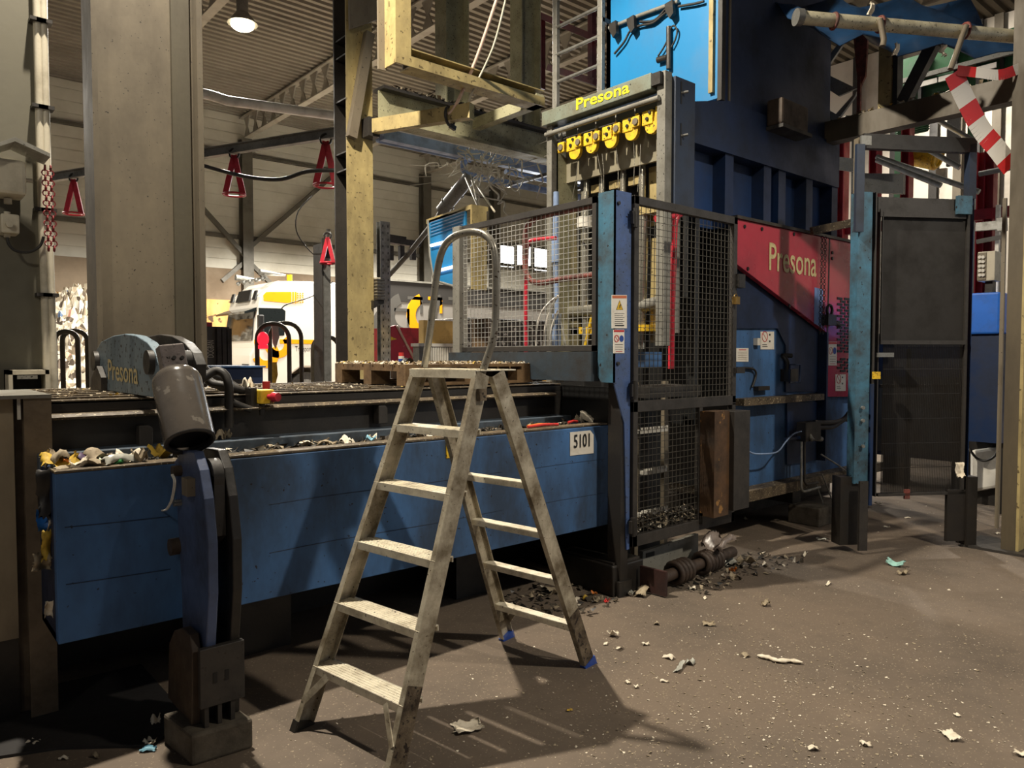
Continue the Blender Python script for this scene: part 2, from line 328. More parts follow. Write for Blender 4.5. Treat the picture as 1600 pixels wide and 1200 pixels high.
# ================================================================ BIG COLUMNS
def hcol(name, x0, x1, y0, y1, z0, z1, t, m, label, webback=.5, xweb=False):
    t_ = thing(name, label, 'column', ((x0+x1)/2, (y0+y1)/2, z0)); return t_
M_wcov = mat('column_cover_strip', (86, 80, 64), .6, dirt=(60, 54, 42), amount=.5, scale=2, streak=3)
M_wc = mat('wide_column_paint', (116, 106, 88), .6, dirt=(74, 66, 54), amount=.6, scale=1.3, streak=2, dots=.1)
t = thing('wide_column', 'wide brown-grey steel column behind the tilting cylinder bracket', 'column', (1.3, 5.12, 0))
part('flange', MB().box((1.005, 5.0, 0), (1.035, 5.26, 11.1)), M_wc, t); part('flange', MB().box((1.61, 5.0, 0), (1.645, 5.26, 11.1)), M_wc, t)
part('web', MB().box((1.03, 5.10, 0), (1.615, 5.13, 11.1)), M_wc, t); part('cover_strip', MB().box((1.475, 5.07, 0), (1.585, 5.10, 11.1)), M_wcov, t)
part('base_plate', MB().box((.9, 4.95, 0), (1.75, 5.35, .03)), M_wc, t)
t = thing('ochre_column', 'ochre-stained steel column with stiffener plates behind the pallet', 'column', (3.62, 6.62, 0))
part('flange', MB().box((3.48, 6.5, 0), (3.76, 6.52, 11.1)), M_yelcol, t); part('flange', MB().box((3.48, 6.75, 0), (3.76, 6.77, 11.1)), M_dark, t)  # rear flange in dark steel to keep the column's left side dark
part('web', MB().box((3.61, 6.52, 0), (3.63, 6.75, 11.1)), M_dark, t)
for zz in (3.35, 3.52, 4.03, 4.45, 4.62): part('stiffener', MB().box((3.49, 6.52, zz), (3.75, 6.75, zz+.014)), M_dark, t)
p0, p1 = PY(549, 215, 6.46), PY(577, 52, 6.46)
part('gusset', MB().prism([PY(546, -5, 6.44), PY(609, -5, 6.44), PY(602, 26, 6.44), PY(547, 46, 6.44)], (0, .03, 0)), M_brown, t)
part('brace', MB().bar(p0, p1, .07, .09), M_brown, t)
# far-left dark column with conduits
t = thing('grey_column', 'plain grey column at the far left edge carrying cable conduits', 'column', (.3, 5.4, 0))
xr = PY(62, 300, 5.2).x
M_gcol = mat('grey_column_paint', (100, 96, 82), .6, dirt=(78, 74, 62), amount=.4, scale=1.2)
part('shaft', MB().box((-.3, 5.2, 0), (xr, 5.9, 11.1)), M_gcol, t)
part('base_plate', MB().box((-.4, 5.1, 0), (xr+.08, 6.0, .03)), M_gcol, t)
for k, xp in enumerate((57, 67)):
    q0, q1 = PY(xp-2, 0, 5.14), PY(xp+12, 620, 5.14)
    part('conduit', MB().tube([V((q0.x+.01, 5.16, 9)), V((q0.x+.01, 5.16, 2.7)), V((q0.x+.015, 5.16, 1.95)), V((q0.x+.02, 5.16, .9))], .022, 8), M_cream, t)
    for zz in (1.9, 2.4, 3.0, 3.5, 4.1): part('conduit_clip', MB().box((q0.x-.03, 5.12, zz), (q0.x+.05, 5.2, zz+.02)), M_dark, t)
Y = 5.12
t = thing('junction_box', 'cream junction box under the little roof on the grey column', 'box', PY(10, 310, Y))
a, b = PY(-20, 305, Y), PY(36, 258, Y)
part('housing', MB().box((a.x, Y-.12, a.z), (b.x, Y+.08, b.z)), M_cream, t, bevel=.02)
part('gland', MB().cyl(PY(12, 310, Y), PY(12, 305, Y)-V((0,0,.05)), .02), M_cream, t); part('gland', MB().cyl((b.x, Y-.03, b.z-.09), (b.x+.04, Y-.03, b.z-.09), .012), M_cream, t)
t = thing('rain_hood', 'small pitched sheet metal roof above the cream junction box', 'hood', PY(10, 240, Y))
a, b, c = PY(-30, 243, Y), PY(15, 227, Y), PY(68, 252, Y)
part('sheet', MB().prism([a, b, c, c-V((0,0,.02)), b-V((0,0,.025)), a-V((0,0,.02))], (0, -.22, 0)), M_grey, t)

t = thing('switch_box', 'small cream switch box with a round knob below the junction box', 'switch', PY(14, 368, Y))
a, b = PY(0, 365, Y), PY(28, 338, Y)
part('housing', MB().box((a.x, Y-.06, a.z), (b.x, Y+.08, b.z)), M_cream, t, bevel=.008)
k = PY(14, 351, Y-.06); part('knob', MB().cyl(k, k-V((0, .03, 0)), .018), M_cream, t)
part('gland', MB().cyl(PY(11, 338, Y), PY(11, 331, Y), .016), M_cream, t); part('gland', MB().cyl(PY(11, 365, Y), PY(11, 371, Y), .016), M_cream, t)
pts = [PY(x, y, 5.1) for x, y in [(11, 371), (14, 382), (25, 392), (45, 394), (62, 385), (68, 370)]]
solo('cable', MB().tube(smoothpts(pts), .008, 6), M_rubber, 'thin dark cable looping from the switch box to the conduits', 'cable')
t = thing('meter_cabinet', 'open-fronted cream meter cabinet low on the grey column', 'cabinet', PY(45, 615, 5.0))
a, b = PY(14, 618, 5.0), PY(77, 578, 5.0)
part('frame', MB().box((a.x, 5.0, b.z-.025), (b.x, 5.2, b.z)).box((a.x, 5.0, a.z-.1), (b.x, 5.2, a.z+.02)).box((a.x, 5.0, a.z), (a.x+.02, 5.2, b.z)).box((b.x-.02, 5.0, a.z), (b.x, 5.2, b.z)), M_cream, t)
part('back', MB().box((a.x, 5.15, a.z), (b.x, 5.2, b.z)), M_black, t)
part('hinge_bar', MB().box((a.x+.04, 4.99, b.z-.05), (b.x-.06, 5.0, b.z-.03)), M_grey, t)
# red-and-white barrier chain hanging on the conduits
mb = MB(); p0, p1 = PY(70, 262, 5.05), PY(76, 388, 5.05); n = 17
for j, (dx, m) in enumerate([(0, 0), (.028, 0)]):
    for i in range(n):
        c = p0.lerp(p1, i/(n-1)) + V((dx, 0, 0)); pr = (0, 1, 0) if i % 2 else (1, 0, 0)
        mb.ring(c, pr, .017, .0045, 8, 4)
solo('barrier_chain', mb, mat('dull_red_plastic', (120, 32, 36), .5, amount=.3), 'doubled red plastic chain hanging on the conduits of the grey column', 'chain')
# grey sheet-metal enclosure at the lower left edge
t = thing('metal_enclosure', 'dirty beige sheet-metal enclosure at the lower left edge', 'enclosure', (.2, 3.9, 0))
M_beige = mat('dirty_beige_sheet', (158, 144, 120), .6, dirt=(110, 98, 80), amount=.5, scale=2, streak=2)
fx = PY(66, 700, 3.72).x
part('front_panel', MB().box((-.6, 3.72, .35), (PY(22, 700, 3.72).x, 4.3, 1.37)), M_beige, t)
part('post', MB().chan((fx-.02, 3.72, .0), (fx-.02, 3.72, 1.38), .1, .1, .01, up=(0, 1, 0)).box((PY(22, 700, 3.72).x, 3.76, 0), (fx-.07, 3.8, 1.37)), mat('brown_sheet', (112, 98, 80), .6, dirt=(66, 56, 44), amount=.5, scale=4), t)
part('top_plate', MB().box((-.6, 3.66, 1.37), (fx+.03, 4.3, 1.385)), M_grey, t)
part('base', MB().box((-.6, 3.74, 0), (fx-.1, 4.3, .35)), M_black, t)
a = PY(26, 622, 3.7); part('hook', MB().box(a, a+V((.012, -.01, -.09))), M_white, t)
# ================================================================ WASTE PAPER HEAP
def heap_mat():
    m = bpy.data.materials.new('mixed_waste_paper'); m.use_nodes = True; nt = m.node_tree; N = nt.nodes; L = nt.links; b = N['Principled BSDF']; b.inputs['Roughness'].default_value = .8
    tc = N.new('ShaderNodeTexCoord'); v = N.new('ShaderNodeTexVoronoi'); v.inputs['Scale'].default_value = 4.5; L.new(tc.outputs['Object'], v.inputs[0])
    r = N.new('ShaderNodeValToRGB'); L.new(v.outputs['Color'], r.inputs[0]); r.color_ramp.interpolation = 'CONSTANT'
    e = r.color_ramp.elements; e[0].color = lin((190, 180, 160)); e[0].position = 0; e[1].color = lin((228, 220, 204)); e[1].position = .25
    for p, c in [(.45, (150, 136, 114)), (.58, (206, 196, 176)), (.7, (92, 80, 68)), (.86, (200, 150, 130)), (.9, (90, 110, 140)), (.93, (240, 232, 214))]: x = e.new(p); x.color = lin(c)
    L.new(r.outputs[0], b.inputs['Base Color']); return m
def heap(x0, x1, y0, y1, h, n, m, seed):
    r = random.Random(seed); mb = MB(); vs = []
    for j in range(m+1):
        for i in range(n+1):
            u, v = i/n, j/m; z = h*min(1, v*1.5)*(.75+.25*math.sin(u*9+seed))*min(1, (1-u)*6)
            z = max(0., z*(.9+.2*r.random()) + .25*(r.random()-.3)); 
            vs.append((x0+(x1-x0)*u+.1*r.random(), y0+(y1-y0)*v+.1*r.random(), z if 0 < j else 0))
    mb.add(vs, [(j*(n+1)+i, j*(n+1)+i+1, (j+1)*(n+1)+i+1, (j+1)*(n+1)+i) for j in range(m) for i in range(n)]); return mb
tag(mesh_obj('paper_heap', heap(1.5, 8.0, 22.5, 29.4, 3.5, 80, 60, 3), heap_mat()), 'heap of mixed white waste paper piled against the stained wall', 'paper heap', kind='stuff')
# ================================================================ TRUCK
TY = 21.5; tx = PY(397, 560, TY).x; TX1 = 11.35
M_tw = mat('white_truck_paint', (222, 216, 204), .3, amount=.1, scale=1, bump=0, dirt=(204, 196, 182))
M_tg = mat('truck_dark_glass', (30, 34, 34), .06, amount=.1, bump=0)
t = thing('truck', 'white tractor truck with orange stripes parked behind the baler', 'truck', (tx+1.2, TY+1.25, 0))
def TP(x, y): return PY(x, y, TY)
ztop = TP(430, 436).z
side = [(0, .55), (0, 1.9), (.12, 2.75), (.22, 3.3), (.75, ztop-.05), (1.6, ztop), (2.7, ztop+.02), (2.7, .55), (2.2, .55), (2.15, .95), (1.85, 1.18), (1.45, 1.18), (1.12, .95), (1.05, .55)]
part('cab', MB().prism([(tx+a, TY, b) for a, b in side], (0, 2.5, 0)), M_tw, t, bevel=.06)
zb = TP(397, 520).z
part('windshield', MB().prism([(tx+.0, TY+.12, 2.0), (tx+.0, TY+2.38, 2.0), (tx+.105, TY+2.3, 2.85), (tx+.105, TY+.2, 2.85)], (-.02, 0, 0)), M_tg, t)
part('sun_visor', MB().prism([(tx+.1, TY+.05, 2.86), (tx-.25, TY+.05, 2.78), (tx-.25, TY+.05, 2.84), (tx+.12, TY+.05, 2.98)], (0, 2.4, 0)), M_tg, t)
part('side_window', MB().prism([TP(405, 527)+V((0,-.01,0)), TP(444, 524)+V((0,-.01,0)), TP(446, 486)+V((0,-.01,0)), TP(441, 482)+V((0,-.01,0)), TP(404, 481)+V((0,-.01,0))], (0, .02, 0)), M_tg, t)
part('mirror', MB().box((tx+.05, TY-.28, 2.05), (tx+.22, TY-.1, 2.75)), M_ink, t, bevel=.04)
part('roof_sign', MB().prism([(tx+.17, TY+.7, 3.2), (tx+.17, TY+1.8, 3.2), (tx+.27, TY+1.75, 3.55), (tx+.27, TY+.75, 3.55)], (-.04, 0, 0)), M_ink, t)
for yy in (.22, 2.05): part('roof_lamp', MB().prism([(tx+.17, TY+yy, 3.22), (tx+.17, TY+yy+.25, 3.22), (tx+.26, TY+yy+.25, 3.5), (tx+.26, TY+yy+.05, 3.5)], (-.04, 0, 0)), M_ink, t)
q = MB().tube([(tx+.45, TY+.1, ztop+.05), (tx+.45, TY+2.4, ztop+.05)], .035, 8)
for k in range(5): q.ball((tx+.4, TY+.25+k*.5, ztop+.0), .07, 8, 5)
part('lamp_bar', q, M_galv, t)
for yy in (.25, 2.2): part('air_horn', MB().cyl((tx+.3, TY+yy, ztop+.2), (tx+1.1, TY+yy, ztop+.16), .1, .03, 10), M_galv, t)
part('beacon', MB().cyl((tx+1.3, TY+.4, ztop), (tx+1.3, TY+.4, ztop+.2), .08), M_orange, t)
part('stripe', MB().prism([TP(412, 470)+V((0,-.012,0)), TP(455, 474)+V((0,-.012,0)), TP(455, 456)+V((0,-.012,0)), TP(416, 456)+V((0,-.012,0)), TP(411, 461)+V((0,-.012,0))], (0, .01, 0)), M_orange, t)
for i in range(2, 5):
    for j in range(5): c = TP(457+i*4, 458.5+j*3.4); part('dot', MB().box(c+V((-.02, -.012, -.02)), c+V((.02, -.002, .02))), M_orange, t)
for i in range(2): part('dot_bar', MB().prism([TP(456.5+i*4, 474), TP(459+i*4, 474), TP(459+i*4, 456), TP(456.5+i*4, 456)], (0, -.012, 0)), M_orange, t)
part('belt_stripe', MB().box(TP(437, 537)+V((0,-.012,0)), TP(500, 531)+V((0,.0,0))), M_orange, t)
part('corner_stripe', MB().box(TP(398, 537)+V((-.02,-.012,0)), TP(407, 531)), M_orange, t)
q = MB()
for cx, cy in ((415, 553), (434, 538)):
    c = TP(cx, cy)+V((0, -.012, 0)); ar = arc(c, (1,0,0), (0,0,1), .42, 200, 400, 8); br = arc(c, (1,0,0), (0,0,1), .2, 400, 200, 8); q.prism(ar+br, (0, .01, 0))
part('arc_logo', q, M_orange, t)
part('bumper', MB().prism([(tx-.12, TY+.02, .35), (tx-.12, TY+.02, 1.55), (tx+.1, TY+.02, 1.95), (tx+1.0, TY+.02, 1.2), (tx+1.0, TY+.02, .35)], (0, 2.46, 0)), M_tw, t, bevel=.05)
part('headlight', MB().box((tx-.14, TY+.1, 1.0), (tx+.1, TY+.6, 1.3)), M_ink, t)
part('lettering', fit_text('Transport', .16, TP(461, 549)+V((0,-.012,0)), TP(487, 549)+V((0,-.012,0)), (0,0,1)), M_ink, t)
for wx in (1.65,): 
    wc = V((tx+wx, TY+.02, .52)); wl = part('wheel', MB().cyl(wc, wc+V((0,.3,0)), .52, seg=28), M_rubber, t)
    part('hub', MB().cyl(wc-V((0,.02,0)), wc+V((0,.1,0)), .3, seg=20).cyl(wc-V((0,.06,0)), wc, .12, seg=14), M_galv, wl)
    wc2 = wc + V((0, 2.1, 0)); part('wheel', MB().cyl(wc2, wc2+V((0,.3,0)), .52, seg=24), M_rubber, t)
part('side_fairing', MB().box((tx+2.75, TY+.05, .55), (tx+3.6, TY+2.45, 3.75)), M_tw, t, bevel=.05)
part('chassis', MB().box((tx+1, TY+.8, .5), (tx+3.8, TY+1.7, .95)), M_ink, t)
# trailer
t = thing('trailer', 'grey box trailer with arc logos coupled behind the white truck', 'trailer', (tx+9, TY+1.25, 0))
zt, zm = TP(600, 438).z, TP(600, 470).z
x0 = tx+3.9; x1 = tx+15
part('body', MB().box((x0, TY, 1.1), (x1, TY+2.5, zm)), mat('trailer_grey', (140, 136, 130), .45, amount=.2, scale=1, bump=0), t)
part('roof_band', MB().box((x0, TY-.01, zm), (x1, TY+2.51, zt)), mat('trailer_charcoal', (58, 56, 54), .45, amount=.2, scale=1, bump=0), t)
part('roof_trim', MB().box((x0, TY-.03, zt), (x1, TY+2.52, zt+.06)), M_grey, t)
M_arc = mat('arc_dark', (84, 82, 78), .5, amount=.1, bump=0)
for cx, cy, m in ((633, 493, M_arc), (665, 493, M_orange), (697, 493, M_arc), (612, 512, M_arc)):
    c = TP(cx, cy)+V((0, -.012, 0)); q = MB().prism(arc(c, (1,0,0), (0,0,1), .78, 110, 260, 10)+arc(c, (1,0,0), (0,0,1), .42, 260, 110, 10), (0, .01, 0))
    q.box(c+V((.1, 0, .55)), c+V((.7, .01, .66))).box(c+V((.6, 0, .1)), c+V((.7, .01, .66)))
    part('arc_logo', q, m, t)
part('underframe', MB().box((x0, TY+.6, .6), (x1, TY+1.9, 1.1)), M_ink, t)
for wx in (8.5, 9.8, 11.1):
    for yy in (.02, 2.0): wc = V((tx+wx, TY+yy, .52)); part('wheel', MB().cyl(wc, wc+V((0,.45,0)), .52, seg=24), M_rubber, t)
# dark skip bin beside the truck front
t = thing('waste_container', 'dark grey waste container with white vertical lettering by the truck front', 'container', PY(345, 560, 9.0)*1)
t.location.z = 0; Yc = 9.0; a, b = PY(312, 600, Yc), PY(358, 511, Yc)
M_cont = mat('container_grey', (86, 86, 84), .5, dirt=(60, 58, 54), amount=.4, scale=3)
part('body', MB().box((a.x, Yc, .1), (b.x, Yc+1.2, b.z)), M_cont, t)
for xp in (341, 349, 357): c = PY(xp, 550, Yc); part('rib', MB().box((c.x-.03, Yc-.06, .1), (c.x+.02, Yc, b.z-.02)), M_dark, t)
part('corner_cap', MB().box((a.x, Yc-.01, b.z), (PY(331, 500, Yc).x, Yc+.2, b.z+.05)), M_red, t)
part('lettering', fit_text('DOGBAN', .075, PY(334, 559, Yc-.012), PY(334, 532, Yc-.012), (-1, 0, 0)), M_white, t)
part('skid', MB().box((a.x, Yc, 0), (a.x+.1, Yc+1.2, .1)).box((b.x-.1, Yc, 0), (b.x, Yc+1.2, .1)), M_dark, t)
# ================================================================ LITTER HELPERS
def crumple(c, sx, sy, h, seed, rz=0., n=6, tilt=0.):
    r = random.Random(seed); mb = MB(); c = V(c); ca, sa = math.cos(rz), math.sin(rz); vs = []
    n = n+4; f1, f2, p1, p2 = r.uniform(1, 3), r.uniform(1, 3), r.uniform(0, 6), r.uniform(0, 6)
    for j in range(n+1):
        for i in range(n+1):
            u, v = i/n-.5, j/n-.5; e = 1-.35*r.random() if (i in (0, n) or j in (0, n)) else 1
            x, y = u*sx*e, v*sy*e
            z = h*(.4+.3*math.sin(f1*u*3+p1)+.3*math.sin(f2*v*3+p2)+.16*r.random()) + tilt*u*sx
            vs.append(c+V((x*ca-y*sa, x*sa+y*ca, max(.002, z))))
    return mb.add(vs, [(j*(n+1)+i, j*(n+1)+i+1, (j+1)*(n+1)+i+1, (j+1)*(n+1)+i) for j in range(n) for i in range(n)], True)
M_paper = mat('white_scrap_paper', (226, 216, 196), .8, dirt=(168, 154, 130), amount=.4, scale=20, bump=.1)
M_paperd = mat('grubby_scrap_paper', (160, 146, 122), .8, dirt=(104, 90, 70), amount=.5, scale=20, bump=.1)
M_film = mat('clear_film_scrap', (176, 176, 166), .3, dirt=(120, 116, 104), amount=.4, scale=14)
LM = {'w': M_paper, 'd': M_paperd, 'f': M_film, 'y': mat('yellow_scrap', (206, 170, 60), .7, dirt=(120, 96, 40), amount=.4, scale=20),
      'r': mat('red_scrap', (190, 44, 40), .6, dirt=(120, 30, 30), amount=.3, scale=20), 'g': mat('green_scrap', (60, 150, 80), .6, amount=.3, scale=20),
      'b': mat('pale_blue_scrap', (120, 170, 190), .6, amount=.3, scale=20), 'o': mat('orange_scrap', (206, 120, 50), .6, amount=.3, scale=20),
      'p': mat('purple_scrap', (80, 60, 90), .6, amount=.3, scale=20), 't': mat('turquoise_scrap', (150, 196, 186), .6, amount=.3, scale=20), 'k': M_black}
def scrap(name, px, py, z, sx, sy, h, m, label, group=None, rz=None, onY=None, cat='scrap', n=6):
    p = PY(px, py, onY) if onY else PZ(px, py, z)
    if onY: p.z = z
    seed = int(px*7+py*13); r = random.Random(seed)
    return solo(name, crumple(p, sx, sy, h, seed, r.uniform(0, 3) if rz is None else rz, n), LM[m], label, cat, group)
def litter_mass(x0, x1, y0, y1, z, n, seed, sizes=(.02, .07), hz=.05, cols=9):
    r = random.Random(seed); mb = MB()
    for _ in range(n):
        mb.cm = r.choice([0, 0, 1, 1, 1, 2, 2, 3, 3, 3, 3, 4][:cols+3]); s = r.uniform(*sizes); c = V((r.uniform(x0, x1), r.uniform(y0, y1), z+r.uniform(0, hz)))
        a = V((r.gauss(0, 1), r.gauss(0, 1), r.gauss(0, .5))).normalized(); b = a.cross(V((r.gauss(0, .4), r.gauss(0, .4), 1))).normalized(); k = a.cross(b)*s*.3
        mb.add([c-a*s/2-b*s*.35, c+a*s/2-b*s*.3+k, c+a*s*.45+b*s*.35, c-a*s/2+b*s*.3+k*.5], [(0, 1, 2, 3)])
    return mb
M_dust = mat('dark_dusty_waste', (70, 62, 50), .9, dirt=(40, 34, 28), amount=.5, scale=20)
LMASS = [M_paper, M_paperd, M_film, M_black, LM['y']]
LDARK = [M_paperd, M_dust, M_dust, M_black, M_paper]
# ================================================================ BALER CHANNEL (blue trough with deck)
BY = 3.3
M_seam = mat('seam_blue_grey', (38, 54, 78), .6, amount=.3)
t = thing('baler_channel', 'long blue steel baler channel with a dark deck running behind the stepladder', 'baler', (2.1, 4.1, 0))
XL, XR = .505, 3.665; zb, zt = .425, 1.092
part('side_panel', MB().box((XL, BY, zb), (1.005, BY+.05, zt)), M_blue, t, bevel=.004)
part('side_panel', MB().box((1.01, BY-.005, zb), (XR, BY+.05, zt-.003)), M_blue, t, bevel=.004)
for z in (.645, .87):
    part('weld_seam', MB().tube([(XL+.03, BY-.001, z+.012), (.70, BY-.001, z+.006), (.92, BY-.001, z)], .002, 5), M_seam, t)
    part('weld_seam', MB().tube(smoothpts([(1.35, BY-.006, z-.006), (1.7, BY-.006, z), (2.2, BY-.006, z-.004), (2.75, BY-.006, z+.003)], 3), .002, 5), M_seam, t); part('weld_seam', MB().tube(smoothpts([(2.95, BY-.006, z-.004), (3.2, BY-.006, z), (XR-.04, BY-.006, z-.003)], 3), .0016, 5), M_seam, t)
part('end_panel', MB().box((XL, BY+.05, zb), (XL+.03, BY+1.3, zt)), M_navy, t); part('end_panel', MB().box((XR-.03, BY+.05, zb), (XR, BY+1.3, zt)), M_blue, t)
part('bottom_panel', MB().box((XL, BY+.05, zb), (XR, BY+1.3, zb+.03)), M_navy, t)
part('top_lip', MB().box((XL, BY, zt), (XR, BY+.10, zt+.012)), M_deck, t, bevel=.003)
part('trough_floor', MB().box((XL, BY+.10, zt-.06), (XR, BY+.34, zt-.03)), M_black, t)
part('deck_flange', MB().box((.5, BY+.32, zt-.05), (XR-.02, BY+.5, 1.135)), mat('blue_grey_flange', (84, 98, 112), .4, dirt=(48, 46, 44), amount=.55, scale=6), t, bevel=.004)
part('deck_web', MB().box((.5, BY+.47, 1.05), (XR+.025, BY+.52, 1.30)), M_black, t)
part('deck_lip', MB().prof((.5, BY+.45, 1.283), (XR-.1, BY+.45, 1.283), [(-.07, -.012), (.05, -.012), (.07, .0), (.05, .012), (-.07, .012)]), M_deck, t)
part('deck_edge', MB().box((.5, BY+.47, 1.298), (XR+.025, BY+.52, 1.35)), M_black, t, bevel=.005)
q = MB().box((.5, BY+.47, 1.335), (XR+.025, 4.9, 1.352))
for k in range(6): q.box((.5, BY+.56+k*.2, 1.352), (XR+.025, BY+.60+k*.2, 1.362))
part('deck_plate', q, M_deck, t, bevel=.002)
part('deck_back', MB().box((.5, 4.8, .5), (XR+.025, 4.9, 1.34)), M_navy, t)
for px_, py_ in ((599, 662), (229, 700)):
    c = PY(px_, py_, BY+.4); q = MB().prism([c+V((-.03,0,0)), c+V((.03,0,0)), c+V((.03,0,.09)), c+V((.015,0,.105)), c+V((-.03,0,.105))], (0, .06, 0)); part('stop_tab', q, M_dark, t, bevel=.004)
# number plate, warning stickers
def BP(x, y, o=.0): return PY(x, y, BY-.007-o)
a, b, c, d = BP(890.5, 712), BP(927, 708), BP(927, 677), BP(890.5, 675.5)
pl = part('number_plate', MB().prism([a, b, BP(927, 679), BP(922, 672.5), d], (0, -.003, 0)), M_label, t, 'white number plate with a clipped corner')
part('lettering', fit_text('5101', .083, BP(896, 700, .005), BP(921, 697, .005), (0,0,1), bold=.012), M_ink, pl)
a, b = BP(697, 716), BP(709.5, 687); st = part('warning_sticker', MB().box((a.x, BY-.012, a.z), (b.x, BY-.005, b.z)), M_yellow, t, 'yellow warning sticker behind the ladder rail')
m = (a+b)/2; q = MB(); T0 = [m+V((-.016, -.007, .005)), m+V((.016, -.007, .005)), m+V((0, -.007, .034))]
q.tube(T0, .002, 4, closed=True); q.box(m+V((-.0015, -.0075, .011)), m+V((.0015, -.006, .024))); part('symbol', q, M_ink, st)
q = MB().tube([m+V((-.01, -.007, -.034)), m+V((.01, -.007, -.008))], .002, 4).tube([m+V((.01, -.007, -.034)), m+V((-.01, -.007, -.008))], .002, 4); part('symbol', q, M_ink, st)
# support legs under the channel
for x in (1.5, 2.9): part('support_leg', MB().box((x-.15, BY+.45, 0), (x+.15, BY+.8, zb)), M_black, t)
part('inner_skid', MB().box((.6, 4.2, 0), (3.664, 4.5, .45)), M_black, t)
# floor plate under the left end
solo('floor_plate', MB().prism([PZ(-30, 1075), PZ(86, 1073), PZ(220, 1041), PZ(300, 1130), PZ(232, 1168), PZ(90, 1172), PZ(-60, 1195)], (0, 0, .012)), mat('black_floor_plate', (44, 42, 42), .7, dirt=(30, 28, 28), amount=.5, scale=4, bump=.4), 'dark steel plate lying on the floor below the left end of the baler', 'plate')
# litter lying in the trough
tag(mesh_obj('trough_litter', litter_mass(.55, 3.6, BY+.11, BY+.33, zt-.03, 1100, 5, (.015, .05), .045), LDARK), 'mixed paper litter lying along the trough of the blue channel', 'litter', kind='stuff')
tag(mesh_obj('deck_litter', litter_mass(.6, 3.4, BY+.5, 4.85, 1.362, 420, 6, (.006, .022), .004), [LM['w'], LM['d'], LM['d'], M_paperd, LM['y']]), 'fine paper flakes sprinkled over the dark baler deck', 'litter', kind='stuff')
TL = [  # px, py, sx, sy, h, colour, label
 (92, 708, .11, .12, .06, 'y', 'crumpled yellow wrapper at the left end of the blue trough'),
 (86, 698, .07, .08, .07, 'd', 'pale crumpled paper lump behind the yellow wrapper'),
 (112, 702, .08, .05, .05, 'o', 'orange scrap beside the yellow wrapper on the trough'),
 (131, 704, .07, .07, .05, 'p', 'dark purple scrap between the yellow wrapper and the brown bag'),
 (124, 716, .05, .06, .05, 'w', 'small white crumpled ball in front of the purple scrap'),
 (143, 729, .15, .07, .035, 'd', 'flat grubby paper sheet hanging over the left trough edge'),
 (158, 711, .10, .10, .065, 'd', 'upright grey-brown bag standing in the left trough'),
 (172, 728, .10, .015, .03, 'g', 'thin green plastic strip at the trough edge'),
 (186, 722, .12, .06, .05, 'f', 'creased clear film right of the green strip'),
 (199, 711, .09, .06, .05, 'w', 'white torn paper behind the creased film'),
 (218, 723, .06, .05, .06, 'd', 'tattered grey paper tuft near the cylinder foot'),
 (105, 733, .09, .05, .02, 'd', 'flat dirty paper scrap at the corner of the trough'),
 (253, 721, .11, .06, .06, 'y', 'folded brown-yellow card wedged under the cylinder'),
 (480, 694, .08, .05, .03, 'w', 'white torn paper strip in the trough left of the ladder'),
 (510, 698, .09, .05, .03, 'd', 'cream torn paper lying flat left of the ladder'),
 (580, 689, .05, .03, .03, 'b', 'small light blue scrap in the trough left of the ladder rail'),
 (540, 694, .07, .05, .04, 'w', 'creased white scrap just left of the light blue scrap'),
 (660, 678, .08, .05, .04, 'w', 'white torn paper in the trough seen through the ladder'),
 (917, 655, .13, .09, .07, 'w', 'heap of torn cream paper above the number plate'),
 (926, 648, .08, .05, .08, 'd', 'grey-brown paper tuft at the right end of the trough'),
 (905, 640, .05, .05, .06, 'w', 'pale crumpled ball behind the torn cream paper')]
for x, y, sx, sy, h, m, lab in TL: scrap('litter_scrap', x, y, zt+.0, sx*1.25, sy*1.25, h, m, lab, None, onY=BY+(.08 if y > 715 and x < 240 else .2))
for k, (x0, y0, x1, y1, c, lab) in enumerate([(825, 669, 872, 665, 'r', 'long red plastic strip lying on the trough edge'), (824, 666, 858, 662, 'o', 'orange plastic strip lying behind the long red strip'), (888, 661, 902, 659, 'r', 'short red strip beside the torn cream paper')]):
    a, b = PY(x0, y0, BY+.06+k*.03), PY(x1, y1, BY+.06+k*.03); a.z = b.z = zt+.022
    solo('plastic_strip', MB().tube([a, (a+b)/2+V((0, 0, .006)), b], .009, 6), LM[c], lab, 'strip')
# litter hanging down the left end of the channel
for x, y, sx, sz, m, lab in [(77, 770, .10, .22, 'k', 'black rag hanging down the left end of the channel'), (72, 812, .07, .10, 'B', 'bright blue bag scrap caught below the black rag'), (79, 815, .03, .07, 'w', 'white scrap caught beside the blue bag scrap'),
                             (73, 850, .05, .14, 'y', 'yellow-brown strip hanging below the blue bag scrap'), (65, 878, .07, .08, 'd', 'grey paper tuft caught low on the left post'), (78, 950, .04, .08, 'w', 'white paper scrap caught lowest on the left end')]:
    c = PY(x, y, 3.42); q = crumple((0, 0, 0), sx, sz, .05, int(x*y)); q.v = [V((c.x+p.x, c.y+p.z-.03, c.z+p.y)) for p in q.v]
    solo('hanging_scrap', q, mat('blue_bag', (40, 110, 190), .5) if m == 'B' else LM[m], lab, 'scrap')
M_rustd = mat('rusty_dark_plate', (76, 62, 48), .6, dirt=(44, 36, 30), amount=.5, scale=6)
